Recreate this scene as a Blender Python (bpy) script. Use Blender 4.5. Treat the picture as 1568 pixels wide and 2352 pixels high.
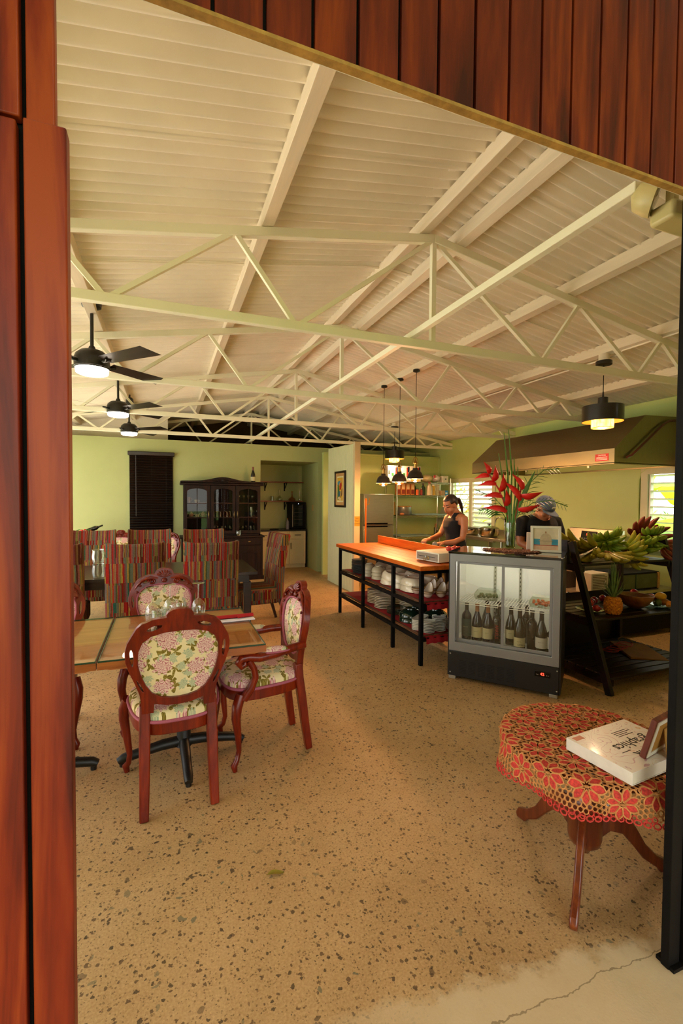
import bpy, bmesh, math, random
from mathutils import Vector, Matrix
R=math.radians; PI=math.pi; sin=math.sin; cos=math.cos
random.seed(7)
scene=bpy.context.scene
COL=scene.collection
for o in list(bpy.data.objects): bpy.data.objects.remove(o)

# ---------------------------------------------------------------- camera
YAW,PITCH,ROLL,FPX,CAMH=R(20.998),R(-1.701),R(.4414),1056.79,1.55
def make_camera():
    f=Vector((sin(YAW)*cos(PITCH),cos(YAW)*cos(PITCH),sin(PITCH)))
    r=Vector((cos(YAW),-sin(YAW),0)); u=r.cross(f)
    r2=r*cos(ROLL)+u*sin(ROLL); u2=u*cos(ROLL)-r*sin(ROLL)
    cam=bpy.data.cameras.new('camera'); cam.sensor_fit='VERTICAL'; cam.sensor_height=36
    cam.lens=36*FPX/2352; cam.clip_start=.02; cam.clip_end=300
    o=bpy.data.objects.new('camera',cam); COL.objects.link(o)
    m=Matrix((r2,u2,-f)).transposed().to_4x4(); m.translation=(0,0,CAMH); o.matrix_world=m
    scene.camera=o
make_camera()

# ---------------------------------------------------------------- light, exposure
WORLD_STRENGTH=1.9
w=bpy.data.worlds.new('overcast_sky'); scene.world=w; w.use_nodes=True
nt=w.node_tree; bg=nt.nodes['Background']
tc=nt.nodes.new('ShaderNodeTexCoord'); sp=nt.nodes.new('ShaderNodeSeparateXYZ'); nt.links.new(tc.outputs['Generated'],sp.inputs[0])
rp=nt.nodes.new('ShaderNodeValToRGB'); nt.links.new(sp.outputs['Z'],rp.inputs[0])
rp.color_ramp.elements[0].color=(1,.98,.93,1); rp.color_ramp.elements[1].color=(.88,.94,1,1)
nt.links.new(rp.outputs[0],bg.inputs['Color']); bg.inputs['Strength'].default_value=WORLD_STRENGTH
vs=scene.view_settings; vs.view_transform='Standard'; vs.look='None'; vs.gamma=1; vs.exposure=1.05; vs.use_curve_mapping=False
cy=scene.cycles; cy.max_bounces=9; cy.diffuse_bounces=5; cy.glossy_bounces=4; cy.transmission_bounces=8; cy.transparent_max_bounces=10
cy.caustics_reflective=False; cy.caustics_refractive=False; cy.sample_clamp_indirect=6; cy.use_denoising=True
sun=bpy.data.lights.new('sun','SUN'); sun.energy=7; sun.angle=R(2); sun.color=(1,.97,.90)
so_=bpy.data.objects.new('sun',sun); COL.objects.link(so_); so_.rotation_euler=Vector((-.42,.12,.9)).to_track_quat('Z','Y').to_euler()
def portal(loc,rot,sx,sy):
    l=bpy.data.lights.new('daylight_portal','AREA'); l.shape='RECTANGLE'; l.size=sx; l.size_y=sy; l.cycles.is_portal=True
    o=bpy.data.objects.new('daylight_portal',l); COL.objects.link(o); o.location=loc; o.rotation_euler=rot
portal((-2.25,5.2,1.35),(0,R(-90),0),2.5,7.6); portal((.7,.9,1.3),(R(90),0,0),1.7,2.5); portal((5.85,3.67,1.46),(0,R(90),0),.9,.8); portal((5.85,7.65,1.4),(0,R(90),0),1.1,1.35)
def point_light(name,loc,power,col,rad=.03,parent=None):
    l=bpy.data.lights.new(name,'POINT'); l.energy=power; l.color=col; l.shadow_soft_size=rad
    o=bpy.data.objects.new(name,l); COL.objects.link(o); o.location=loc
    if parent: o.parent=parent
    return o

# ---------------------------------------------------------------- materials
def lin(c):
    c=c.lstrip('#'); v=[int(c[i:i+2],16)/255 for i in (0,2,4)]
    return tuple((x/12.92 if x<=.04045 else ((x+.055)/1.055)**2.4) for x in v)+(1,)
class NT:
    def __init__(s,name):
        s.m=bpy.data.materials.new(name); s.m.use_nodes=True; s.t=s.m.node_tree
        s.b=s.t.nodes['Principled BSDF']; s.out=s.t.nodes['Material Output']
    def n(s,typ,**kw):
        o=s.t.nodes.new('ShaderNode'+typ)
        for k,v in kw.items(): setattr(o,k,v)
        return o
    def l(s,a,b): s.t.links.new(a,b)
    def val(s,sock,x):
        if hasattr(x,'is_output') or hasattr(x,'links') and not isinstance(x,(int,float,tuple)): s.l(x,sock)
        else: sock.default_value=x
    def math(s,op,a,b=None,c=None,clamp=False):
        o=s.n('Math',operation=op); o.use_clamp=clamp
        for i,x in enumerate((a,b,c)):
            if x is not None: s.val(o.inputs[i],x)
        return o.outputs[0]
    def coords(s,scale=(1,1,1),kind='Object',rot=(0,0,0)):
        t=s.n('TexCoord'); m=s.n('Mapping'); s.l(t.outputs[kind],m.inputs['Vector'])
        m.inputs['Scale'].default_value=scale; m.inputs['Rotation'].default_value=rot
        return m.outputs[0]
    def noise(s,vec,scale=5,detail=3,rough=.5,dist=0,out='Fac'):
        o=s.n('TexNoise'); s.l(vec,o.inputs['Vector']); o.inputs['Scale'].default_value=scale; o.inputs['Detail'].default_value=detail
        o.inputs['Roughness'].default_value=rough; o.inputs['Distortion'].default_value=dist
        return o.outputs[out]
    def ramp(s,fac,stops,interp='LINEAR'):
        o=s.n('ValToRGB'); cr=o.color_ramp; cr.interpolation=interp
        while len(cr.elements)<len(stops): cr.elements.new(.5)
        for e,(p,c) in zip(cr.elements,stops):
            e.position=p; e.color=lin(c) if isinstance(c,str) else c
        s.l(fac,o.inputs[0]); return o.outputs[0]
    def mix(s,fac,a,b,bt='MIX'):
        o=s.n('Mix',data_type='RGBA',blend_type=bt); s.val(o.inputs[0],fac)
        for i,x in ((6,a),(7,b)):
            if isinstance(x,str): x=lin(x)
            s.val(o.inputs[i],x)
        return o.outputs[2]
    def bump(s,h,strength=.3,dist=.01):
        o=s.n('Bump'); o.inputs['Strength'].default_value=strength; o.inputs['Distance'].default_value=dist
        s.l(h,o.inputs['Height']); s.l(o.outputs[0],s.b.inputs['Normal'])
    def set(s,rough=None,metal=None,col=None,spec=None,coat=None,trans=None,ior=None):
        B=s.b.inputs
        if col is not None: s.val(B['Base Color'],lin(col) if isinstance(col,str) else col)
        if rough is not None: s.val(B['Roughness'],rough)
        if metal is not None: B['Metallic'].default_value=metal
        if spec is not None: B['Specular IOR Level'].default_value=spec
        if coat is not None: B['Coat Weight'].default_value=coat; B['Coat Roughness'].default_value=.08
        if trans is not None: B['Transmission Weight'].default_value=trans
        if ior is not None: B['IOR'].default_value=ior
        return s
MATS={}
def pm(name,col,rough=.5,metal=0,vary=.12,scale=6,bump=0,coat=None,spec=None,stretch=(1,1,1)):
    """painted / plain material: base colour with a little noise"""
    if name in MATS: return MATS[name]
    t=NT(name); v=t.coords(stretch); f=t.noise(v,scale,4,.6)
    c=lin(col); d=tuple(x*(1-vary) for x in c[:3])+(1,); e=tuple(min(1,x*(1+vary)) for x in c[:3])+(1,)
    t.set(rough,metal,t.ramp(f,((.3,d),(.7,e))),spec,coat)
    if bump: t.bump(t.noise(v,scale*6,3),bump,.004)
    MATS[name]=t.m; return t.m
def wood(name,dark,mid,light,rough=.4,scale=1.0,axis='Z',coat=None,spec=None,contrast=1):
    if name in MATS: return MATS[name]
    t=NT(name); s=[9,9,9]; s['XYZ'.index(axis)]=.9
    v=t.coords(tuple(x*scale for x in s)); f=t.noise(v,1.6,5,.6,1.2); g=t.noise(v,7,3,.6)
    m=t.math('ADD',t.math('MULTIPLY',f,.75),t.math('MULTIPLY',g,.25))
    t.set(rough,0,t.ramp(m,((.5-.18/contrast,dark),(.5,mid),(.5+.16/contrast,light))),spec,coat); t.bump(m,.08,.002)
    MATS[name]=t.m; return t.m
def glassm(name,tint='#ffffff',rough=0.0,alpha=.12,refl=1):
    """thin clear glass: mostly transparent with a glossy reflection"""
    if name in MATS: return MATS[name]
    t=NT(name); tr=t.n('BsdfTransparent'); gl=t.n('BsdfGlossy'); fr=t.n('LayerWeight'); fr.inputs[0].default_value=.5
    v=t.coords(); f=t.noise(v,3,2); tr.inputs[0].default_value=lin(tint); gl.inputs['Roughness'].default_value=rough
    mx=t.n('MixShader'); k=t.math('ADD',t.math('MULTIPLY',refl,t.math('ADD',.045,t.math('MULTIPLY',t.math('POWER',fr.outputs['Facing'],5),.95))),t.math('MULTIPLY',f,alpha),clamp=True)
    t.l(k,mx.inputs[0]); t.l(tr.outputs[0],mx.inputs[1]); t.l(gl.outputs[0],mx.inputs[2]); t.l(mx.outputs[0],t.out.inputs[0])
    MATS[name]=t.m; return t.m
def emis(name,col,strength):
    if name in MATS: return MATS[name]
    t=NT(name); t.set(.4,0,col); t.b.inputs['Emission Color'].default_value=lin(col); t.b.inputs['Emission Strength'].default_value=strength
    MATS[name]=t.m; return t.m

# ---------------------------------------------------------------- mesh builder
class MB:
    def __init__(s): s.v=[]; s.f=[]; s.m=[]
    def add(s,vs,fs,m=0):
        k=len(s.v); s.v+=[tuple(p) for p in vs]; s.f+=[tuple(i+k for i in f) for f in fs]; s.m+=[m]*len(fs); return s
    def box(s,x0,x1,y0,y1,z0,z1,m=0):
        vs=[(x,y,z) for z in (z0,z1) for y in (y0,y1) for x in (x0,x1)]
        return s.add(vs,[(0,2,3,1),(4,5,7,6),(0,1,5,4),(2,6,7,3),(0,4,6,2),(1,3,7,5)],m)
    def bar(s,p,q,w,h,m=0,up=(0,0,1)):
        p=Vector(p); q=Vector(q); d=(q-p).normalized(); u=Vector(up)
        if abs(d.dot(u))>.98: u=Vector((0,1,0))
        r=d.cross(u).normalized()*w/2; u=r.cross(d).normalized()*h/2
        vs=[c+a*r+b*u for c in (p,q) for a,b in ((-1,-1),(1,-1),(1,1),(-1,1))]
        return s.add(vs,[(0,3,2,1),(4,5,6,7),(0,1,5,4),(1,2,6,5),(2,3,7,6),(3,0,4,7)],m)
    def lathe(s,prof,n=20,c=(0,0,0),m=0,axis='z',a0=0):
        k=len(prof); vs=[]; fs=[]
        for r,z in prof:
            for i in range(n):
                a=2*PI*i/n+a0; p=(r*cos(a),r*sin(a),z)
                if axis=='x': p=(p[2],p[0],p[1])
                elif axis=='y': p=(p[0],p[2],p[1])
                vs.append((p[0]+c[0],p[1]+c[1],p[2]+c[2]))
        for j in range(k-1):
            for i in range(n): fs.append((j*n+i,j*n+(i+1)%n,(j+1)*n+(i+1)%n,(j+1)*n+i))
        if prof[0][0]>1e-6: fs.append(tuple(range(n-1,-1,-1)))
        if prof[-1][0]>1e-6: fs.append(tuple((k-1)*n+i for i in range(n)))
        return s.add(vs,fs,m)
    def cyl(s,x,y,z0,z1,r,n=20,m=0,r1=None): return s.lathe([(r,z0),(r if r1 is None else r1,z1)],n,(x,y,0),m)
    def tube(s,path,r,n=8,m=0,closed=False,flat=1,up=None):
        P=[Vector(p) for p in path]; k=len(P); vs=[]; fs=[]
        rr=r if isinstance(r,(list,tuple)) else [r]*k; prev=None
        for i,p in enumerate(P):
            if closed: d=P[(i+1)%k]-P[i-1]
            else: d=P[min(i+1,k-1)]-P[max(i-1,0)]
            d.normalize()
            if up is not None: a=Vector(up); a=a-d*a.dot(d); 
            elif prev is None:
                a=Vector((0,0,1)) if abs(d.z)<.9 else Vector((1,0,0)); a=a-d*a.dot(d)
            else: a=prev-d*prev.dot(d)
            if a.length<1e-6: a=d.orthogonal()
            a.normalize(); prev=a; b=d.cross(a)
            for j in range(n):
                t=2*PI*(j+.5)/n; vs.append(p+(a*cos(t)*flat+b*sin(t))*rr[i])
        for i in range(k if closed else k-1):
            i2=(i+1)%k
            for j in range(n): fs.append((i*n+j,i*n+(j+1)%n,i2*n+(j+1)%n,i2*n+j))
        if not closed: fs+= [tuple(range(n-1,-1,-1)),tuple((k-1)*n+j for j in range(n))]
        return s.add(vs,fs,m)
    def ball(s,c,rx,ry=None,rz=None,nu=12,nv=8,m=0,f=None):
        ry=rx if ry is None else ry; rz=rx if rz is None else rz; vs=[]; fs=[]
        for j in range(nv+1):
            t=PI*j/nv
            for i in range(nu):
                a=2*PI*i/nu; d=(sin(t)*cos(a),sin(t)*sin(a),cos(t)); k=f(d) if f else 1
                vs.append((c[0]+rx*d[0]*k,c[1]+ry*d[1]*k,c[2]+rz*d[2]*k))
        for j in range(nv):
            for i in range(nu): fs.append((j*nu+i,(j+1)*nu+i,(j+1)*nu+(i+1)%nu,j*nu+(i+1)%nu))
        return s.add(vs,fs,m)
    def grid(s,fn,nu,nv,m=0,two=False):
        vs=[fn(i/nu,j/nv) for j in range(nv+1) for i in range(nu+1)]
        fs=[(j*(nu+1)+i,j*(nu+1)+i+1,(j+1)*(nu+1)+i+1,(j+1)*(nu+1)+i) for j in range(nv) for i in range(nu)]
        return s.add(vs,fs,m)
    def prism(s,poly,d0,d1,plane='xz',m=0):
        """extrude a 2-D outline; plane xz -> along y, xy -> along z, yz -> along x"""
        n=len(poly); P=lambda a,b,d:{'xz':(a,d,b),'xy':(a,b,d),'yz':(d,a,b)}[plane]
        vs=[P(a,b,d0) for a,b in poly]+[P(a,b,d1) for a,b in poly]
        fs=[tuple(range(n)),tuple(range(2*n-1,n-1,-1))]+[(i,i+n,(i+1)%n+n,(i+1)%n) for i in range(n)]
        return s.add(vs,fs,m)
    def plate(s,loops,d0,d1,plane='xz',m=0):
        """extruded outline with holes (first loop is the outside)"""
        bm=bmesh.new(); es=[]
        for L in loops:
            vv=[bm.verts.new((a,b,0)) for a,b in L]
            es+=[bm.edges.new((vv[i],vv[(i+1)%len(vv)])) for i in range(len(vv))]
        bmesh.ops.triangle_fill(bm,edges=es,use_beauty=True,use_dissolve=False,normal=(0,0,1))
        bm.verts.index_update(); P=lambda a,b,d:{'xz':(a,d,b),'xy':(a,b,d),'yz':(d,a,b)}[plane]
        n=len(bm.verts); co=[v.co.copy() for v in bm.verts]; tri=[[v.index for v in f.verts] for f in bm.faces]; bm.free()
        fs=[tuple(t) for t in tri]+[tuple(i+n for i in reversed(t)) for t in tri]; k=0
        for L in loops:
            q=len(L)
            fs+=[(k+i,k+i+n,k+(i+1)%q+n,k+(i+1)%q) for i in range(q)]; k+=q
        return s.add([P(c.x,c.y,d0) for c in co]+[P(c.x,c.y,d1) for c in co],fs,m)
    def map(s,fn): s.v=[tuple(fn(*p)) for p in s.v]; return s
    def xf(s,M): s.v=[tuple(M@Vector(p)) for p in s.v]; return s
    def mesh(s,name,smooth=35):
        me=bpy.data.meshes.new(name); me.from_pydata(s.v,[],s.f)
        bm=bmesh.new(); bm.from_mesh(me); bmesh.ops.recalc_face_normals(bm,faces=bm.faces); bm.to_mesh(me); bm.free()
        if any(s.m): me.polygons.foreach_set('material_index',s.m)
        if smooth:
            me.polygons.foreach_set('use_smooth',[True]*len(me.polygons)); me.set_sharp_from_angle(angle=R(smooth))
        return me
    def build(s,name,mats,parent=None,loc=(0,0,0),rz=0,smooth=35,bevel=0,subsurf=0):
        me=s.mesh(name,smooth)
        return obj(name,me,mats,parent,loc,rz,bevel,subsurf)
def obj(name,me,mats,parent=None,loc=(0,0,0),rz=0,bevel=0,subsurf=0):
    if not isinstance(mats,(list,tuple)): mats=[mats]
    for m in mats: me.materials.append(m)
    o=bpy.data.objects.new(name,me); COL.objects.link(o); o.location=loc; o.rotation_euler=(0,0,rz)
    if parent: o.parent=parent
    if bevel:
        b=o.modifiers.new('bevel','BEVEL'); b.width=bevel; b.segments=2; b.limit_method='ANGLE'; b.angle_limit=R(40)
    if subsurf:
        b=o.modifiers.new('sub','SUBSURF'); b.levels=subsurf; b.render_levels=subsurf
    return o
def tag(o,label=None,cat=None,group=None,kind=None):
    if label: o['label']=label
    if cat: o['category']=cat
    if group: o['group']=group
    if kind: o['kind']=kind
    return o
def thing(name,label,cat,loc=(0,0,0),rz=0,group=None,kind=None):
    o=bpy.data.objects.new(name,None); COL.objects.link(o); o.location=loc; o.rotation_euler=(0,0,rz); o.empty_display_size=.05
    return tag(o,label,cat,group,kind)
def clone(o,parent=None):
    c=o.copy(); COL.objects.link(c); c.parent=parent
    for ch in list(o.children): clone(ch,c)
    return c
def put(o,loc,rz=0,label=None,group=None,rot=None):
    o.location=loc; o.rotation_euler=rot if rot else (0,0,rz)
    if label: o['label']=label
    if group: o['group']=group
    return o
def struct(name,mb,mats,**kw): return tag(mb.build(name,mats,**kw),kind='structure')
def ellipse(a,b,n=24,cx=0,cy=0,p=2): 
    out=[]
    for i in range(n):
        t=2*PI*i/n; c,s_=cos(t),sin(t)
        out.append((cx+a*math.copysign(abs(c)**(2/p),c),cy+b*math.copysign(abs(s_)**(2/p),s_)))
    return out
def text(name,body,size,mat,parent,loc,rot=(0,0,0),align='CENTER',depth=.0004,sx=1):
    cu=bpy.data.curves.new(name,'FONT'); cu.body=body; cu.size=size; cu.align_x=align; cu.align_y='CENTER'; cu.extrude=depth; cu.resolution_u=2
    to=bpy.data.objects.new(name,cu); COL.objects.link(to)
    me=bpy.data.meshes.new_from_object(to.evaluated_get(bpy.context.evaluated_depsgraph_get())); bpy.data.objects.remove(to)
    o=obj(name,me,mat,parent,loc); o.rotation_euler=rot; o.scale=(sx,1,1)
    return o
# ---------------------------------------------------------------- room materials
def floor_mat():
    t=NT('terrazzo_concrete'); v=t.coords()
    big=t.noise(v,1.1,6,.7,.4); mid=t.noise(v,9,5,.65); fine=t.noise(v,120,3,.7)
    base=t.ramp(big,((.3,'#9c7c50'),(.5,'#c2a06e'),(.72,'#d6b88c')))
    base=t.mix(t.math('MULTIPLY',mid,.55),base,'#a97e48'); base=t.mix(.35,base,t.ramp(fine,((.3,'#8a6a3e'),(.7,'#e6c592'))))
    def chips(scale,thr,seed):
        vo=t.n('TexVoronoi'); vo.inputs['Scale'].default_value=scale; vo.inputs['Randomness'].default_value=1
        m=t.n('Mapping'); t.l(v,m.inputs[0]); m.inputs['Location'].default_value=(seed,seed*.7,0)
        nz=t.n('TexNoise'); t.l(m.outputs[0],nz.inputs['Vector']); nz.inputs['Scale'].default_value=scale*1.5; nz.inputs['Detail'].default_value=1
        ad=t.n('VectorMath',operation='MULTIPLY_ADD'); t.l(nz.outputs['Color'],ad.inputs[0]); ad.inputs[1].default_value=(.9/scale,.9/scale,0); t.l(m.outputs[0],ad.inputs[2])
        t.l(ad.outputs[0],vo.inputs['Vector'])
        sx=t.n('SeparateColor'); t.l(vo.outputs['Color'],sx.inputs[0])
        size=t.math('MULTIPLY',sx.outputs[0],thr); on=t.math('GREATER_THAN',sx.outputs[1],.45)
        return t.math('MULTIPLY',t.math('LESS_THAN',vo.outputs['Distance'],size),on), sx.outputs[2]
    patch=t.ramp(t.noise(v,.8,2),((.38,(0,0,0,1)),(.6,(1,1,1,1))))
    c1,h1=chips(25,.30,0); c2,h2=chips(58,.44,3.1); c3,h3=chips(130,.50,7.7)
    dark=t.ramp(h1,((0,'#2a241c'),(.4,'#4a3a28'),(.7,'#5e6450'),(1,'#7a5a38')),'CONSTANT')
    k=t.math('MULTIPLY',c1,t.math('ADD',.22,t.math('MULTIPLY',patch,.58)))
    col=t.mix(t.math('MULTIPLY',c3,.55),base,'#5b4020'); col=t.mix(t.math('MULTIPLY',c2,.8),col,t.ramp(h2,((0,'#30281c'),(.5,'#56402a'),(1,'#8c7650')),'CONSTANT')); col=t.mix(k,col,dark)
    # plain cement apron at the doorway: side of a line, with a ragged edge
    sp=t.n('SeparateXYZ'); t.l(v,sp.inputs[0]); X,Y=sp.outputs[0],sp.outputs[1]
    edge=t.math('ADD',t.math('MULTIPLY',X,-.14),1.335); edge=t.math('ADD',edge,t.math('MULTIPLY',t.math('SUBTRACT',mid,.5),.18))
    ap=t.math('DIVIDE',t.math('SUBTRACT',edge,Y),.05,clamp=True); ap=t.math('MULTIPLY',ap,t.math('DIVIDE',t.math('SUBTRACT',X,.3),.5,clamp=True))
    cem=t.mix(mid,'#cdb58a','#dccaa6'); col=t.mix(t.math('MULTIPLY',ap,.93),col,cem)
    # one crack through the apron
    cr=t.math('ABSOLUTE',t.math('SUBTRACT',Y,t.math('ADD',t.math('ADD',t.math('MULTIPLY',X,-.03),1.09),t.math('MULTIPLY',t.math('SUBTRACT',t.noise(v,7,4,.7),.5),.07))))
    crk=t.math('MULTIPLY',t.math('LESS_THAN',cr,.0022),t.math('GREATER_THAN',X,.85)); col=t.mix(t.math('MULTIPLY',crk,.6),col,'#6e5a3c')
    t.set(t.math('ADD',.42,t.math('MULTIPLY',mid,.3)),0,col,spec=.35); t.bump(t.math('ADD',mid,t.math('MULTIPLY',fine,.4)),.25,.004)
    return t.m
FLOOR=floor_mat()
WALLG=pm('green_wall_paint','#b0b77c',.6,vary=.05,scale=1.2)
KWALL=pm('kitchen_wall_paint','#bccb7e',.6,vary=.05,scale=1.2)
CEIL=pm('cream_roof_paint','#f2e9d6',.42,vary=.06,scale=2.2)
PURL=pm('cream_timber_paint','#e6d8be',.5,vary=.07,scale=4,bump=.05,stretch=(6,.6,6))
STEELW=pm('cream_steel_paint','#f0ecd4',.45,vary=.04,scale=3)
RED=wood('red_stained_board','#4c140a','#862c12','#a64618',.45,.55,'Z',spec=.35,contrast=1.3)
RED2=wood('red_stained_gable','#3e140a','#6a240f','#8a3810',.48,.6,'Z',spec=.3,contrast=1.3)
CUT=pm('raw_cut_timber','#a9813f',.8,vary=.3,scale=30)
BLACKM=pm('black_steel_paint','#0e0c0a',.6,vary=.25,scale=20,spec=.12)
WHITEP=pm('white_gloss_paint','#e6e2cc',.4,vary=.03)
PLANKW=pm('pale_green_plank_paint','#cfcfa4',.5,vary=.05,scale=2)
POSTP=pm('cream_post_paint','#c9b68c',.5,vary=.04)
EARTH=pm('garden_soil','#5a4a2e',.9,vary=.3,scale=3)
GRASSM=pm('lawn_green','#5d7a2c',.9,vary=.35,scale=5)
SHADEM=pm('shade_screen_paint','#c9b898',.7,vary=.06,scale=2)
DARKW=pm('dim_attic_timber','#5a4428',.8,vary=.3,scale=4)

# ---------------------------------------------------------------- floor and shell
XR,ZR,SL=1.765,3.40,.17           # ridge line, top-chord height at the ridge, roof slope
def chord(x): return ZR-SL*abs(x-XR)
def sheet(x): return chord(x)+.088
XW,XL=5.70,-2.17                   # right and left walls
struct('floor',MB().box(XL-.1,XW+.1,.0,11.9,-.12,0).box(-3.2,5.2,-4.2,0,-.12,0),FLOOR,smooth=0)
struct('ground',MB().box(-40,60,-40,60,-.3,-.14),GRASSM,smooth=0)
# unseen roof and side walls, added to shade the red boards
struct('ceiling_shade_screen',MB().box(-3.2,5.2,-4.2,.93,3.5,3.6),SHADEM,smooth=0)
struct('wall_shade_screen',MB().box(-3.3,-3.2,-4.2,.95,-.14,3.5).box(5.2,5.3,-4.2,.95,-.14,3.5),SHADEM,smooth=0)
struct('bounce_slab',MB().box(-12,XL-.12,-4.2,13,-.14,-.03),pm('pale_bounce_concrete','#d9d2c4',.8,vary=.08,scale=2),smooth=0)  # pale slab added out of view to bounce light onto the ceiling
# corrugated roof, sheet by sheet
roof=thing('ceiling',None,None,kind='structure')
def roof_sheet(side,y0,y1,dz,seed):
    x0=XR; x1=XL-.85 if side<0 else XW+.6  # left eave, out of view, lengthened to keep the sun off the floor
    pitch=.084; amp=.026; ny=max(2,int(round((y1-y0)/pitch*10)))
    def fn(u,v):
        y=y0+(y1-y0)*v; x=x0+(x1-x0)*u
        return (x,y,sheet(x)+.017+amp*cos(2*PI*y/pitch)+dz*(1-v))
    return MB().grid(fn,5,ny)
ys=[1.04,2.26,3.50,4.72,5.94,7.16,8.38,9.60,10.8,11.85]
for side in (-1,1):
    for i in range(len(ys)-1):
        m=roof_sheet(side,ys[i]-.03,ys[i+1]+.03,.010 if i%2 else -.006,i); m.build('roof_sheet',CEIL,roof,smooth=60)
MB().prism([(XR-.2,sheet(XR)-.005),(XR,sheet(XR)+.045),(XR+.2,sheet(XR)-.005),(XR+.2,sheet(XR)+.02),(XR,sheet(XR)+.07),(XR-.2,sheet(XR)+.02)],1.04,11.85).build('ridge_cap',CEIL,roof)
for x in (-1.46,-.54,.59,1.685,1.985,3.03,4.105,4.99):
    m=MB()
    for xx in (x,):
        a,b=xx-.0375,xx+.0375
        m.prism([(a,chord(a)),(b,chord(b)),(b,chord(b)+.092),(a,chord(a)+.092)],1.06,11.8)
    m.build('purlin',PURL,roof,bevel=.003)
MB().tube([(x,3.48,sheet(x)-.014-(.02 if abs(x-XR)<.2 else 0)) for x in (-2.1,-1,0,.5,1.0,1.5,1.765,2.0,2.5,3,3.6)],.009,6).build('conduit_pipe',CEIL,roof)
MB().tube([(4.105,2.2,chord(4.1)-.012),(4.105,3.2,chord(4.1)-.012),(4.17,3.3,chord(4.1)-.02),(4.17,5.4,chord(4.1)-.02),(4.17,9,chord(4.1)-.02)],.009,6).build('conduit_pipe',CEIL,roof)
# steel trusses
def truss(y,label):
    t=thing('roof_truss',label,'truss',(0,y,0),group='white steel roof trusses')
    MB().box(XL,XW,-.022,.022,2.602,2.658).build('bottom_chord',STEELW,t,bevel=.004)
    for s in (-1,1):
        xe=XL if s<0 else XW
        m=MB().prism([(XR,ZR-.06),(xe,chord(xe)-.06),(xe,chord(xe)-.003),(XR,ZR-.003)],-.022,.022); m.build('top_chord',STEELW,t,bevel=.004)
    MB().box(XR-.017,XR+.017,-.017,.017,2.65,ZR-.03).build('king_post',STEELW,t)
    tops=[0,1.37,2.35,3.05,3.60]; bots=[.99,2.06,2.75,3.30,3.72]
    for s in (-1,1):
        for i,b in enumerate(bots):
            for d in ([tops[i]] + ([tops[i+1]] if i+1<len(tops) else [])):
                p=(XR+s*d,0,chord(XR+s*d)-.035); q=(XR+s*b,0,2.63)
                if abs(q[0]-XR)<3.8: MB().bar(p,q,.028,.028).build('web_member',STEELW,t)
    return t
TY=[2.84,4.63,6.45,8.33,10.12]
for y,l in zip(TY,('white steel roof truss nearest the doorway, above the floral chairs','second white steel roof truss from the doorway, in front of the dome pendants','third white steel roof truss from the doorway','fourth white steel roof truss, just before the green back wall','farthest white steel roof truss, rising behind the green back wall')): truss(y,l)
tag(MB().box(1.58,1.62,1.2,10.2,2.660,2.700).build('tie_bar',STEELW,bevel=.003),'long white square tie bar lying along the truss bottom chords','bar')
# doorway wall seen from outside: red boards, each one a piece
wf=thing('wall_front',None,None,kind='structure')
pitch=.1055
for i in range(-1,46):
    x0=.093+pitch*(i-2)
    if x0<-.09: continue
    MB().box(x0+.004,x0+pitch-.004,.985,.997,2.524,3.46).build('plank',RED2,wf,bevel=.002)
MB().box(-.19,XW,.9975,1.01,2.53,sheet(XW)).box(-2.2,-.186,1.0085,1.0115,0,3.4).build('gap_shade_backing',BLACKM,wf)  # black sheets added behind the boards to shade their gaps
MB().box(-.12,XW,.984,1.004,2.516,2.5245).build('cut_edge',CUT,wf)
for (a,b,z0,z1) in ((-.43,-.244,0,2.216),(-.43,-.238,2.222,3.46),(-.6,-.436,0,2.216),(-.6,-.436,2.222,3.46),(-.231,-.164,0,2.216),(-.228,-.183,2.2,3.46)):
    MB().box(a,b,.985 if b<-.2 or z0>1 else .975,1.008,z0,z1).build('plank',RED,wf,bevel=.003)
for i in range(14): MB().box(-.606-.17*(i+1)+.006,-.606-.17*i,.985,1.008,0,3.4).build('plank',RED,wf)
MB().box(XL,-.20,1.012,1.09,0,2.6).box(2.1,XW,1.012,1.09,0,2.6).build('inner_lining',WALLG,wf)
MB().box(-.19,XW,1.035,1.085,2.592,2.64).build('header_beam',STEELW,wf)
MB().prism([(XL,2.63),(XW,2.63),(XW,chord(XW)),(XR,chord(XR)),(XL,chord(XL))],1.035,1.06).build('gable_lining',CEIL,wf,smooth=0)
for i in range(38): MB().box(1.75+pitch*i,1.75+pitch*(i+1)-.008,.985,1.008,0,2.51).build('plank',RED,wf)
# black steel door frame at the right of the doorway
d1=thing('door_1',None,None,kind='structure')
MB().box(1.545,1.60,.985,1.012,0,2.514).build('door_post',BLACKM,d1,bevel=.003)
MB().box(1.606,1.66,.975,1.015,0,2.514).build('door_jamb',BLACKM,d1,bevel=.003)
MB().box(1.55,1.66,.97,1.03,0,.012).build('floor_plate',BLACKM,d1)
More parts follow.
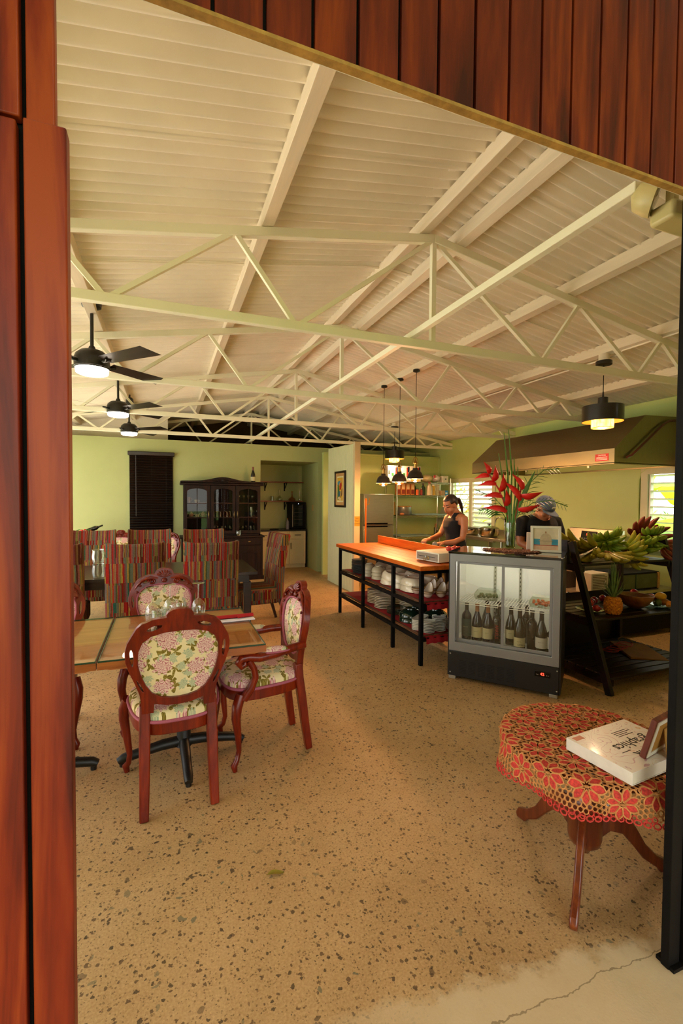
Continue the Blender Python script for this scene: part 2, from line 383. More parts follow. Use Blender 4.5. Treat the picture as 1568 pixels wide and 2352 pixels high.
# side and back walls
def wallplate(name,plane,loops,d0,d1,mat): return struct(name,MB().plate(loops,d0,d1,plane),mat,smooth=0)
rect=lambda a,b,c,d:[(a,c),(b,c),(b,d),(a,d)]
W1=(3.28,4.06,1.03,1.90); W2=(6.98,8.32,.86,1.91)
wallplate('wall_right','yz',[rect(1.02,11.9,0,2.80),rect(*W1),rect(*W2)],XW,XW+.12,KWALL)
wallplate('wall_left','yz',[rect(1.02,11.9,0,2.86),rect(1.25,3.75,.12,2.58),rect(3.85,6.35,.12,2.58),rect(6.45,9.0,.12,2.58)],XL-.12,XL,WALLG)  # unseen openings, made large to brighten the ceiling
NX0,NX1,NZ=1.79,2.995,2.30
wallplate('wall_back','xz',[[(XL,0),(NX0,0),(NX0,NZ),(NX1,NZ),(NX1,0),(XW,0),(XW,2.60),(XL,2.62)]],9.2,9.3,WALLG)
struct('wall_niche',MB().box(NX0-.08,NX0,9.3,10.5,0,NZ).box(NX1,NX1+.08,9.3,10.5,0,NZ).box(NX0-.08,NX1+.08,10.4,10.5,0,NZ).box(NX0-.08,NX1+.08,9.3,10.5,NZ,NZ+.06),WALLG,smooth=0)
struct('wall_kitchen',MB().box(2.98,XW,8.8,8.88,0,2.44),KWALL,smooth=0)
struct('trim_1',MB().box(2.98,XW,8.775,8.9,2.44,2.475).box(XW-.035,XW,8.74,8.8,0,2.44).box(3.78,3.81,8.785,8.8,0,2.44),KWALL,smooth=0)
struct('wall_attic',MB().box(XL,.06,9.62,9.66,2.3,3.12),CEIL,smooth=0)
struct('wall_far',MB().box(XL,XW,11.85,11.95,0,3.5),DARKW,smooth=0)
tag(MB().box(NX1+.0,NX1+.2,9.195,9.2,2.62,2.62).build('wall_switch',WHITEP) if 0 else MB().box(2.985,2.995,9.5,9.58,1.28,1.40).build('wall_switch',pm('switch_plate','#c9a766',.4)),'small beige switch plate on the niche side wall','switch')
# painted plank partition with a square end post
pa=thing('wall_partition',None,None,kind='structure')
m=MB(); y=6.96
pl=[]
while y<8.14:
    m.box(2.868,2.885,y+.0025,y+.0655,0,2.44+.03*(y-6.9)); y+=.068
m.build('grooved_planks',PLANKW,pa,bevel=.002)
MB().box(2.884,2.955,6.95,8.14,0,2.44).build('partition_core',PLANKW,pa)
MB().box(2.862,2.962,6.875,6.955,0,2.47).build('end_post',POSTP,pa,bevel=.004)
# ---------------------------------------------------------------- louvre windows
SLAT=pm('white_louvre_enamel','#f0ecdc',.35,vary=.02)
def louvre(name,W,splits,step):
    y0,y1,z0,z1=W; wd=thing(name,None,None,kind='structure')
    fr=MB().plate([rect(y0-.07,y1+.07,z0-.07,z1+.07),rect(y0+.02,y1-.02,z0+.02,z1-.02)],XW-.025,XW+.02,'yz'); fr.build('window_frame',PLANKW,wd,bevel=.004)
    MB().box(XW-.07,XW,y0-.09,y1+.09,z0-.10,z0-.065).build('window_sill',PLANKW,wd,bevel=.004)
    for a in splits: MB().box(XW-.02,XW+.05,a-.03,a+.03,z0,z1).build('mullion',PLANKW,wd,bevel=.003)
    cuts=[y0+.02]+list(splits)+[y1-.02]
    for p in range(len(cuts)-1):
        a=cuts[p]+(.032 if p else .005); b=cuts[p+1]-(.032 if p<len(cuts)-2 else .005); z=z0+.05
        MB().box(XW,XW+.05,a,a+.018,z0,z1).box(XW,XW+.05,b-.018,b,z0,z1).build('slat_channel',SLAT,wd)
        while z<z1-.03:
            tilt=.012 if p else (.04 if len(splits) else .012)
            MB().bar((XW+.045,a+.015,z),(XW+.045,b-.015,z),.075,.006,up=(tilt*18,0,1)).build('louvre_slat',SLAT,wd); z+=step
    return wd
louvre('window_1',W1,[],.098)
louvre('window_2',W2,[7.665],.092)
# ---------------------------------------------------------------- plants outside the windows
LEAF=NT('banana_leaf'); _v=LEAF.coords((1,12,1)); _f=LEAF.noise(_v,3,3); LEAF.set(.5,0,LEAF.ramp(_f,((.3,'#6f9a1c'),(.7,'#b6d23a')))); _tr=LEAF.n('BsdfTranslucent'); _tr.inputs[0].default_value=lin('#b9e02c'); _mx=LEAF.n('MixShader'); _mx.inputs[0].default_value=.5
LEAF.l(LEAF.b.outputs[0],_mx.inputs[1]); LEAF.l(_tr.outputs[0],_mx.inputs[2]); LEAF.l(_mx.outputs[0],LEAF.out.inputs[0]); LEAF=LEAF.m
TRUNK=pm('pale_plant_stem','#a88f5a',.8,vary=.3,scale=12)
def leafmesh(L,wd,droop):
    def fn(u,v):
        s=v*L; w=wd*(sin(PI*min(1,v*.93+.05))**.6)*(u-.5)
        return (w,s*cos(droop*v*.5),s*.5*(1-v*droop)+abs(w)*.25+.02*sin(40*v)*abs(u-.5))
    return MB().grid(fn,6,14)
def banana(loc,h,n,label,seed):
    rnd=random.Random(seed); t=thing('banana_plant',label,'plant',loc)
    MB().lathe([(.13,0),(.11,h*.5),(.07,h),(0.0,h+.1)],10).build('trunk',TRUNK,t)
    for i in range(n):
        o=leafmesh(rnd.uniform(1.3,1.9),rnd.uniform(.42,.6),rnd.uniform(.8,1.6)).build('leaf',LEAF,t,smooth=60)
        o.location=(0,0,h-.15*rnd.random()); o.rotation_euler=(rnd.uniform(-.25,.5),rnd.uniform(-.2,.2),2*PI*i/n+rnd.uniform(-.3,.3))
banana((7.5,4.9,-.14),1.0,8,'broad leaved banana plant outside the window by the stove',1)
banana((8.6,6.4,-.14),1.7,8,'tall banana plant farther off outside the window by the stove',2)
banana((8.4,8.2,-.14),1.1,8,'banana plant with yellow green leaves outside the kitchen window behind the woman',3)
def bush(loc,r,h,label,seed,mat):
    rnd=random.Random(seed); m=MB()
    for i in range(420):
        a=rnd.uniform(0,2*PI); z=rnd.uniform(.05,1); rr=r*math.sqrt(rnd.random())*(1-.35*z); c=Vector((rr*cos(a),rr*sin(a),z*h)); s=rnd.uniform(.05,.11)
        d=Vector((rnd.uniform(-1,1),rnd.uniform(-1,1),rnd.uniform(-.6,.9))).normalized(); e=d.orthogonal().normalized()
        m.add([c,c+d*s+e*s*.4,c+d*s*2,c+d*s-e*s*.4],[(0,1,2,3)])
    t=thing('shrub',label,'shrub',loc); m.build('foliage',mat,t,smooth=0)
    s=MB()
    for i in range(5): s.tube([(0,0,0),(rnd.uniform(-.2,.2)*r,rnd.uniform(-.2,.2)*r,h*.4),(rnd.uniform(-.7,.7)*r,rnd.uniform(-.7,.7)*r,h*.85)],[.03,.02,.008],5)
    s.build('stem',TRUNK,t)
BUSHM=pm('shrub_leaf','#6f8f2c',.5,vary=.4,scale=14); BUSHY=pm('yellow_shrub_leaf','#c7a52a',.5,vary=.4,scale=14)
bush((6.9,6.9,-.14),.5,1.5,'small leaved green shrub low outside the kitchen window',5,BUSHM)
bush((6.8,9.9,-.14),.7,2.4,'yellowish shrub outside the kitchen window behind the wire rack',6,BUSHY)
bush((10.2,7.2,-.14),.7,1.4,'green shrub below the banana leaves outside the stove window',8,BUSHM)
bush((9.5,10.5,-.14),1.5,3.4,'large far shrub beyond the kitchen window',9,BUSHM)
# ---------------------------------------------------------------- dining furniture materials
def floral(name,axes):
    """cream tapestry with peony-like blooms, leaves and small blue flowers; pattern in the plane of the two axes"""
    t=NT(name); tc=t.n('TexCoord'); sp=t.n('SeparateXYZ'); t.l(tc.outputs['Object'],sp.inputs[0]); cb=t.n('CombineXYZ')
    t.l(sp.outputs['XYZ'.index(axes[0])],cb.inputs[0]); t.l(sp.outputs['XYZ'.index(axes[1])],cb.inputs[1]); v0=cb.outputs[0]; wz=t.n('TexNoise'); t.l(v0,wz.inputs['Vector']); wz.inputs['Scale'].default_value=16; wz.inputs['Detail'].default_value=2
    ad=t.n('VectorMath',operation='MULTIPLY_ADD'); t.l(wz.outputs['Color'],ad.inputs[0]); ad.inputs[1].default_value=(.05,.05,0); t.l(v0,ad.inputs[2]); v=ad.outputs[0]
    def flower(scale,seed,petals,rad,colors,leaf=False):
        mp=t.n('Mapping'); t.l(v,mp.inputs[0]); mp.inputs['Location'].default_value=(seed,seed*1.7,0); mp.inputs['Scale'].default_value=(scale,scale,1)
        vo=t.n('TexVoronoi'); vo.voronoi_dimensions='2D'; vo.inputs['Scale'].default_value=1; vo.inputs['Randomness'].default_value=.75; t.l(mp.outputs[0],vo.inputs['Vector'])
        df=t.n('VectorMath',operation='SUBTRACT'); t.l(mp.outputs[0],df.inputs[0]); t.l(vo.outputs['Position'],df.inputs[1])
        s=t.n('SeparateXYZ'); t.l(df.outputs[0],s.inputs[0]); sc=t.n('SeparateColor'); t.l(vo.outputs['Color'],sc.inputs[0])
        ang=t.math('ADD',t.math('ARCTAN2',s.outputs[1],s.outputs[0]),t.math('MULTIPLY',sc.outputs[0],6.28)); r=vo.outputs['Distance']
        wob=t.math('MULTIPLY',t.noise(mp.outputs[0],6,2),.5)
        pet=t.math('ABSOLUTE',t.math('SINE',t.math('MULTIPLY',ang,petals/2)))
        if leaf: edge=t.math('MULTIPLY',rad,t.math('POWER',pet,1.3))
        else: edge=t.math('MULTIPLY',rad,t.math('ADD',.55,t.math('MULTIPLY',pet,.35)))
        edge=t.math('ADD',edge,t.math('MULTIPLY',t.math('SUBTRACT',wob,.25),.10))
        mask=t.math('DIVIDE',t.math('SUBTRACT',edge,r),.02,clamp=True)
        q=t.math('DIVIDE',r,rad)
        # inner petal rings and fine dark petal edges
        ring=t.math('ABSOLUTE',t.math('SINE',t.math('ADD',t.math('MULTIPLY',q,11),t.math('MULTIPLY',pet,3.0))))
        shade=t.math('MULTIPLY',t.math('ADD',ring,wob),.6)
        col=t.ramp(shade,tuple((i/(len(colors)-1),c) for i,c in enumerate(colors)))
        on=t.math('GREATER_THAN',sc.outputs[1],.12); 
        return t.math('MULTIPLY',mask,on),col
    base=t.mix(t.noise(v,9,3),'#e0cb96','#efe2b8')
    m0,c0=flower(15,5.3,3,.42,('#3b2a10','#6e5a20','#8f7f36','#4e3f16'),True)
    m1,c1=flower(11,2.1,4,.40,('#4a3212','#7d6426','#9a8d42','#5c3a18'),True)
    m2,c2=flower(9.5,9.7,9,.52,('#6e2a3e','#b86a72','#dcaaa6','#e8cfc0','#a5505c'))
    m3,c3=flower(13,14.2,8,.36,('#4a6a5e','#9fae92','#d6d2a8','#6f8672'))
    col=t.mix(m0,base,c0); col=t.mix(m1,col,c1); col=t.mix(m3,col,c3); col=t.mix(m2,col,c2)
    t.set(.85,0,col,spec=.15); t.bump(t.noise(v,380,2),.25,.002); return t.m
FLB=floral('floral_tapestry_back','XZ'); FLS=floral('floral_tapestry_seat','XY')
MAHOG=wood('red_mahogany_gloss','#4a0f04','#701c06','#8a2a08',.3,1.2,'Z',coat=.12,spec=.35)
PIPING=pm('mauve_piping','#a8586c',.8,vary=.15,scale=200)
def striped():
    t=NT('striped_patchwork_fabric'); tc=t.n('TexCoord'); sp=t.n('SeparateXYZ'); t.l(tc.outputs['Object'],sp.inputs[0])
    x,y,z=sp.outputs; ns=t.n('SeparateXYZ'); t.l(tc.outputs['Normal'],ns.inputs[0]); side=t.math('GREATER_THAN',t.math('ABSOLUTE',ns.outputs[0]),.75); s=t.math('ADD',x,t.math('MULTIPLY',side,t.math('MULTIPLY',y,1.0))); wob=t.math('MULTIPLY',t.noise(tc.outputs['Object'],14,2),.010)
    s=t.math('ADD',s,wob)
    def layer(wid,hgt,off):
        row=t.math('FLOOR',t.math('DIVIDE',t.math('ADD',z,off),hgt)); cell=t.math('FLOOR',t.math('ADD',t.math('DIVIDE',s,wid),t.math('MULTIPLY',row,7.31)))
        cb=t.n('CombineXYZ'); t.l(cell,cb.inputs[0]); t.l(row,cb.inputs[1]); wn=t.n('TexWhiteNoise',noise_dimensions='2D'); t.l(cb.outputs[0],wn.inputs['Vector']); return wn.outputs['Value']
    pal=('#8a241a','#a8342a','#74422a','#8d7240','#a98e5c','#a02a24','#56683a','#7d6668','#a97e48','#34705e','#8a4a50','#b8a04a','#5c3222','#a1645a','#74786e','#b02c22','#8a8a4a','#6e7f6a')
    a=layer(.0130,.19,.03); b=layer(.0065,.19,.03)
    col=t.ramp(a,tuple((i/len(pal),c) for i,c in enumerate(pal)),'CONSTANT'); col2=t.ramp(b,tuple((i/len(pal),c) for i,c in enumerate(pal[::-1])),'CONSTANT')
    pick=layer(.033,.27,.1); col=t.mix(t.math('GREATER_THAN',pick,.55),col,col2)
    sl=t.noise(t.coords((60,60,260)),1,2); col=t.mix(t.math('ADD',.25,t.math('MULTIPLY',sl,.5)),col,'#7a3424',bt='MULTIPLY')
    t.set(.9,0,col,spec=.1); t.bump(sl,.3,.003); return t.m
STRIPE=striped()
DLEG=wood('dark_chair_leg','#1a0d07','#2c170c','#3d2312',.4,1,'Z')
TABLEW=wood('honey_table_wood','#a85c2a','#cc7c44','#de985c',.35,.7,'X')
TABLEE=wood('reddish_table_edge','#7a3a14','#9c5420','#b46a2e',.3,.9,'X',coat=.3)
TGLASS=glassm('table_glass','#f8f8f0',0,.02,.6); GEDGE=pm('green_glass_edge','#1e3a26',.15)
IRON=pm('black_cast_iron','#12120f',.45,vary=.3,scale=25,bump=.1)

# ---------------------------------------------------------------- carved chairs
def mirror(half): return half+[(-x,z) for x,z in reversed(half) if abs(x)>1e-6]
OUT=mirror([(0,1.016),(.03,1.013),(.055,1.0),(.064,.985),(.062,.974),(.085,.972),(.11,.97),(.128,.967),(.15,.956),(.17,.95),(.195,.928),(.215,.893),(.236,.855),(.245,.815),(.243,.765),(.225,.71),(.202,.655),(.182,.60),(.174,.55),(.172,.50),(.118,.50),(.116,.545),(.06,.53),(0,.526)][::1])
def smoothloop(half): return mirror(half)
OVAL=mirror([(0,.902),(.07,.899),(.13,.884),(.168,.855),(.186,.81),(.188,.75),(.174,.69),(.152,.64),(.125,.60),(.085,.576),(.04,.566),(0,.564)])
def slot(cx,cz,a,b,ang,n=10):
    return [(cx+a*cos(t)*cos(ang)-b*sin(t)*sin(ang),cz+a*cos(t)*sin(ang)+b*sin(t)*cos(ang)) for t in [2*PI*i/n for i in range(n)]]
SLOTS=[slot(.115,.926,.036,.011,R(-16)),slot(-.115,.926,.036,.011,R(16)),slot(.215,.785,.008,.045,R(-4)),slot(-.215,.785,.008,.045,R(4)),slot(.178,.64,.005,.035,R(-26)),slot(-.178,.64,.005,.035,R(26))]
def lean(x,y,z): # back leans away and bows round the sitter
    k=max(0,z-.46); return (x,y-.02-.17*k*k-.02*k+.35*x*x,z)
def louis_chair(label,loc,rz,arms=False,group=None):
    t=thing('carved_armchair' if arms else 'carved_dining_chair',label,'chair',loc,rz,group)
    fr=MB().plate([OUT,OVAL]+SLOTS,.018,.058,'xz').map(lean); bk=fr.build('back_frame',MAHOG,t,smooth=40,bevel=.005)
    # carving on the front of the crest: shell, two scrolls, leaf swags
    cv=MB()
    for i in range(7):
        a=R(90+(i-3)*22); cv.tube([(0,.066,.955),(.03*cos(a),.072,.955+.03*sin(a)),(.056*cos(a),.066,.955+.05*sin(a))],[.006,.010,.006],6)
    cv.ball((0,.066,.93),.022,.014,.018,8,6)
    for s in (-1,1):
        cv.tube([(s*(.085+.026*(1-i/16)*cos(i*.75)),.066,.925+.026*(1-i/16)*sin(i*.75)) for i in range(15)],.0075,6)
        cv.tube([(s*.045,.066,.945),(s*.10,.07,.955),(s*.15,.068,.935),(s*.185,.064,.90),(s*.205,.06,.87)],[.006,.012,.011,.010,.004],6)
        for k in range(4): cv.ball((s*(.125+.02*k),.068,.95-.014*k-.006*k*k),.011,.008,.009,6,5)
    cv.map(lean).build('crest_carving',MAHOG,bk,smooth=60)
    def pad(sgn,name,depth):
        m=MB(); ss=(1.02,.92,.75,.5,.22); vs=[]; n=len(OVAL); cz=.735
        for k,s in enumerate(ss):
            for x,z in OVAL: vs.append((x*s,(.038+sgn*depth*(1-s*s)**.6 if k else .038+sgn*.004),cz+(z-cz)*s))
        vs.append((0,.038+sgn*depth,cz)); fs=[]
        for k in range(len(ss)-1):
            for i in range(n): fs.append((k*n+i,k*n+(i+1)%n,(k+1)*n+(i+1)%n,(k+1)*n+i))
        fs+=[((len(ss)-1)*n+i,(len(ss)-1)*n+(i+1)%n,len(ss)*n) for i in range(n)]
        m.add(vs,fs).map(lean); return m.build(name,FLB,t,smooth=80)
    pf=pad(1,'back_pad',.035); pad(-1,'back_panel',.008)
    MB().tube([(x*1.01,.052,.735+(z-.735)*1.01) for x,z in OVAL],.008,6,closed=True).map(lean).build('piping',PIPING,pf,smooth=80)
    # seat
    def seatline(k=1,n=40):
        out=[]
        for i in range(n):
            a=2*PI*i/n; c,s=cos(a),sin(a); e=3.2
            x=abs(c)**(2/e)*math.copysign(1,c); y=abs(s)**(2/e)*math.copysign(1,s)
            yy=.225+.235*y; wv=.193+.06*(yy/.46)
            out.append((x*wv*k,.225+(yy-.225)*k+(.018*(1-x*x) if y>0 else 0)))
        return out
    MB().prism(seatline(1.0),.385,.45,'xy').build('seat_rail',MAHOG,t,smooth=50,bevel=.006)
    m=MB(); n=40; ss=(1.0,1.0,.97,.85,.6,.3); zz=(.445,.475,.492,.507,.515,.519); vs=[]
    for s,z in zip(ss,zz): vs+=[(x*.985,y,z) for x,y in seatline(s,n)]
    vs.append((0,.225,.52)); fs=[(k*n+i,k*n+(i+1)%n,(k+1)*n+(i+1)%n,(k+1)*n+i) for k in range(5) for i in range(n)]+[(5*n+i,5*n+(i+1)%n,6*n) for i in range(n)]
    cu=m.add(vs,fs).build('seat_cushion',FLS,t,smooth=80)
    MB().tube([(x*.998,y,.452) for x,y in seatline(1.005)],.009,6,closed=True).build('piping',PIPING,cu,smooth=80)
    for s in (-1,1):
        MB().tube([(s*.165,-.035,0),(s*.162,-.012,.15),(s*.16,.012,.33),(s*.158,.03,.45),(s*.158,.035,.54)],[.030,.033,.036,.037,.034],4,flat=1).build('leg',MAHOG,t,smooth=40,bevel=.006)
        x=s*.232
        MB().tube([(x*1.0+s*.0,.40,.43),(x+s*.018,.425,.37),(x+s*.020,.43,.31),(x+s*.004,.415,.2),(x-s*.008,.408,.11),(x-s*.002,.42,.06),(x+s*.012,.44,.035),(x+s*.006,.432,.0)],[.030,.031,.027,.020,.015,.015,.020,.014],8).build('leg',MAHOG,t,smooth=60)
        if arms:
            a=MB().tube([(s*.205,.01,.665),(s*.225,.10,.66),(s*.245,.2,.645),(s*.258,.3,.64),(s*.260,.36,.652),(s*.260,.40,.648),(s*.260,.418,.624),(s*.260,.40,.601),(s*.260,.378,.612),(s*.260,.382,.627)],[.024,.024,.026,.027,.026,.025,.022,.02,.016,.012],8)
            a.tube([(s*.258,.36,.63),(s*.258,.33,.58),(s*.256,.32,.53),(s*.252,.345,.47),(s*.242,.385,.41)],[.02,.019,.02,.023,.028],8).build('arm',MAHOG,t,smooth=60)
            MB().ball((s*.243,.205,.665),.026,.085,.026,10,8).build('arm_pad',FLS,t,smooth=80)
            MB().tube([(s*.243+.027*cos(q),.205+.087*sin(q),.661) for q in [2*PI*i/18 for i in range(18)]],.006,5,closed=True).build('piping',PIPING,t,smooth=80)
    return t
louis_chair('carved red chair seen from behind, nearest the doorway, with floral back panel',(.064,2.39,0),R(4),group='carved floral chairs')
louis_chair('carved red armchair with floral seat at the right end of the glass topped table',(.785,2.862,0),R(93),True,'carved floral chairs')
louis_chair('carved red chair facing the camera behind the wine glasses on the table',(-.005,3.665,0),R(179),group='carved floral chairs')
louis_chair('carved red chair half hidden by the red doorway boards, across the table',(-.76,3.60,0),R(181),group='carved floral chairs')
louis_chair('far carved chair crest showing between two striped chairs, left of the blind',(-.66,8.12,0),R(180),group='distant carved chairs by the back wall')
louis_chair('far carved chair with dark side turned, between the blind and the china cabinet',(.02,7.98,0),R(150),group='distant carved chairs by the back wall')

# ---------------------------------------------------------------- striped chairs
def striped_proto():
    t=thing('striped_chair','striped patchwork fabric dining chair','chair',group='striped patchwork chairs')
    W=.27
    def fn(x,y,z): # x -1..1, y 0..1 (0 rear), z 0..1
        zz=.30+z*.80+.022*abs(x)**5*z; k=z*z
        return (x*(W-.004*(1-z)),-.0+y*.085-.10*k-.03*z+(.075*abs(x)**4)*z*(1 if y>.5 else .75),zz)
    m=MB(); n=12; nz=10
    for yv in (0,1): m.grid(lambda u,v,yv=yv: fn(u*2-1,yv,v),n,nz)
    m.grid(lambda u,v: fn(u*2-1,v,1),n,1); m.grid(lambda u,v: fn(u*2-1,v,0),n,1)
    for s in (-1,1): m.grid(lambda u,v,s=s: fn(s,u,v),1,nz)
    me=m.mesh('backrest'); bm=bmesh.new(); bm.from_mesh(me); bmesh.ops.remove_doubles(bm,verts=bm.verts,dist=.0005); bmesh.ops.recalc_face_normals(bm,faces=bm.faces); bm.to_mesh(me); bm.free(); me.set_sharp_from_angle(angle=R(40))
    obj('backrest',me,STRIPE,t,bevel=.018)
    MB().box(-.262,.262,.06,.54,.295,.475).build('seat',STRIPE,t,bevel=.025)
    for s in (-1,1):
        MB().tube([(s*.215,-.065,0),(s*.215,-.02,.15),(s*.215,.03,.31)],[.02,.024,.028],4).build('leg',DLEG,t,bevel=.003)
        MB().tube([(s*.225,.50,0),(s*.225,.495,.31)],[.018,.026],4).build('leg',DLEG,t,bevel=.003)
    return t
SP=striped_proto(); first=[True]
def striped_chair(loc,rz,label):
    o=SP if first[0] else clone(SP); first[0]=False; return put(o,loc,rz,label)
striped_chair((.435,4.78,0),R(-1),'striped chair with its back to the camera, right of the carved chair crest')
striped_chair((-.265,4.84,0),R(2),'striped chair with its back to the camera, directly left of the carved chair crest')
striped_chair((-.98,4.86,0),R(1),'striped chair with its back to the camera, cut off by the red doorway boards')
striped_chair((.50,6.62,0),R(180),'far striped chair in front of the china cabinet, facing the camera')
striped_chair((-.19,6.68,0),R(181),'far striped chair in front of the dark blind, facing the camera')
striped_chair((-.87,6.68,0),R(179),'far striped chair left of the dark blind, facing the camera')
striped_chair((1.30,5.62,0),R(96),'striped chair at the table end, turned sideways in front of the cream cupboard')

# ---------------------------------------------------------------- tables
def glass_table(loc,label):
    t=thing('glass_topped_table',label,'table',loc,group='glass topped dining tables'); a,b=.405,.44
    vs=[]
    for (k,z) in ((-.05,.695),(-.012,.718),(0,.745),(0,.752)): vs+=[(-a-k,-b-k,z),(a+k,-b-k,z),(a+k,b+k,z),(-a-k,b+k,z)]
    fs=[(3,2,1,0),(12,13,14,15)]+[(k*4+i,k*4+(i+1)%4,k*4+4+(i+1)%4,k*4+4+i) for k in range(3) for i in range(4)]
    MB().add(vs,fs).build('table_top',[TABLEW],t,smooth=0)
    MB().plate([rect(-a-.003,a+.003,-b-.003,b+.003),rect(-a+.05,a-.05,-b+.05,b-.05)],.718,.7515,'xy').build('edge_band',TABLEE,t,smooth=0)
    g=MB().box(-a+.002,a-.002,-b+.002,b-.002,.7535,.760).build('glass_sheet',TGLASS,t,smooth=0)
    MB().plate([rect(-a,a,-b,b),rect(-a+.004,a-.004,-b+.004,b-.004)],.7530,.7605,'xy').build('glass_edge',GEDGE,g,smooth=0)
    MB().lathe([(.05,.06),(.04,.09),(.038,.64),(.07,.68),(.07,.695)],16).build('pedestal',IRON,t)
    MB().box(-.2,.2,-.2,.2,.68,.694).build('mounting_plate',IRON,t)
    for i in range(4):
        an=R(90*i+2); d=Vector((cos(an),sin(an),0))
        MB().tube([d*.02+Vector((0,0,.085)),d*.12+Vector((0,0,.08)),d*.24+Vector((0,0,.06)),d*.33+Vector((0,0,.045)),d*.355+Vector((0,0,.03))],[.032,.030,.027,.026,.022],8).build('foot',IRON,t,smooth=50)
        MB().cyl(d.x*.335,d.y*.335,0,.03,.016,10).build('foot_glide',IRON,t)
    return t
glass_table((.102,2.89,0),'glass topped table under the wine glasses and red napkin')
glass_table((-.718,2.89,0),'glass topped table joined at the left, cut off by the red boards')
DTAB=wood('dark_dining_table','#140b07','#23130b','#341d10',.3,.8,'X',coat=.3)
t=thing('long_dining_table','long dark dining table between the two rows of striped chairs','table',(-.1,5.55,0))
MB().box(-1.3,1.05,-.52,.52,.705,.74).build('table_top',DTAB,t,bevel=.004)
MB().box(-1.22,.97,-.44,.44,.62,.705).build('apron',DTAB,t)
for x in (-1.2,.95):
    for y in (-.42,.42): MB().box(x-.04,x+.04,y-.04,y+.04,0,.62).build('leg',DTAB,t,bevel=.004)
t=thing('small_square_table','small dark table by the back wall between the far carved chairs','table',(-.75,8.62,0))
MB().box(-.45,.45,-.4,.4,.71,.75).build('table_top',DTAB,t,bevel=.004); MB().lathe([(.04,.04),(.035,.71)],12).build('pedestal',IRON,t)
MB().box(-.3,.3,-.03,.03,0,.04).box(-.03,.03,-.3,.3,0,.04).build('base',IRON,t)

# ---------------------------------------------------------------- glassware and napkin on the near table
CLEAR=glassm('clear_glassware','#f6faf4',.02,.35)
def wine_glass_mesh():   # stands upside down on its rim, foot on top
    pr=[(.033,0),(.037,.02),(.041,.045),(.040,.07),(.030,.094),(.014,.108),(.005,.116),(.0042,.15),(.0042,.185),(.008,.195),(.036,.203),(.037,.205),(.0,.207)]
    return MB().lathe(pr[:-1],22)
def wine_glass_parts(t):
    pr=[(.033,0),(.037,.02),(.041,.045),(.040,.07),(.030,.094),(.014,.108),(.005,.114)]
    m=MB().lathe(pr,22); m.f=m.f[:-2]; m.m=m.m[:len(m.f)]; m.build('bowl',CLEAR,t,smooth=80)
    MB().lathe([(.005,.112),(.0042,.15),(.0042,.185),(.006,.196)],10).build('stem',CLEAR,t,smooth=80)
    MB().lathe([(.006,.196),(.034,.202),(.036,.2045),(.0,.206)],22).build('foot',CLEAR,t,smooth=60)
g0=None
for i,(x,y,s,l) in enumerate(((-.075,3.12,1.08,'upturned wine glass leftmost of the cluster on the near table'),(.03,3.26,1.02,'upturned wine glass in the middle of the cluster on the near table'),(.205,3.16,1.1,'upturned wine glass standing apart at the right of the cluster, by the napkin'))):
    if g0 is None: g0=thing('wine_glass',l,'glass',(x,y,.7605),group='upturned wine glasses'); wine_glass_parts(g0); o=g0
    else: o=clone(g0)
    put(o,(x,y,.7605),0,l); o.scale=(s,s,s)
def tumbler_mesh(r=.036,h=.095): 
    m=MB().lathe([(r*.92,h),(r*.93,h-.002),(r*1.05,.0),(r*.98,.0),(r*.86,h-.012),(0,h-.012)],24); m.f=m.f[:-1]; m.m=m.m[:len(m.f)]
    return m.mesh('glass_tumbler',60)
tm=tumbler_mesh(); tm.materials.append(CLEAR)
for x,y,l in ((-.045,3.03,'upturned tumbler at the front left of the glass cluster'),(.02,3.07,'upturned tumbler at the front right of the glass cluster'),(.10,3.20,'upturned tumbler behind the wine glasses on the near table')):
    o=bpy.data.objects.new('tumbler',tm); COL.objects.link(o); o.location=(x,y,.7605); tag(o,l,'glass','upturned tumblers')
NAP=pm('red_napkin_cloth','#a80f18',.85,vary=.12,scale=60,bump=.1)
t=thing('rolled_napkin','red cloth napkin rolled into a band at the table corner','napkin',(.42,3.03,.772),R(4))
MB().grid(lambda u,v:((u-.5)*.24,(v-.5)*.065,.012*math.sqrt(max(0,1-(2*v-1)**2))+.003*sin(6*v)+.004),14,8).grid(lambda u,v:((u-.5)*.24,(v-.5)*.065,0),2,2).build('napkin_roll',NAP,t,smooth=80)
MB().grid(lambda u,v:(.06+(u-.5)*.10,-.012+(v-.5)*.06+.03*(u-.5),.0155-.012*abs(2*v-1)**2),6,6).build('napkin_flap',NAP,t,smooth=80)
tag(MB().box(-.12,.115,-.055,.055,0,.008).build('menu_card',pm('white_card','#e9e4e6',.5,vary=.04),loc=(.425,3.01,.7608),rz=R(3),bevel=.001),'white folded card lying under the red napkin','card')
# glass jugs standing on the long table
def jug(loc,label,rz):
    t=thing('glass_jug',label,'jug',loc,rz,group='stacked glass jugs')
    m=MB().lathe([(.0,.004),(.045,.004),(.05,.02),(.056,.07),(.05,.12),(.052,.135),(.056,.14),(.052,.14),(.046,.12),(.05,.07),(.044,.018),(0,.012)],20); m.build('jug_body',CLEAR,t,smooth=60)
    MB().tube([(.05,0,.12),(.09,0,.115),(.098,0,.08),(.085,0,.045),(.054,0,.04)],.007,6).build('handle',CLEAR,t,smooth=60)
jug((-.62,5.12,.7405),'lower clear glass jug of the pair between two striped chairs',R(-10))
jug((-.62,5.12,.884),'upper clear glass jug of the pair between two striped chairs',R(-25))

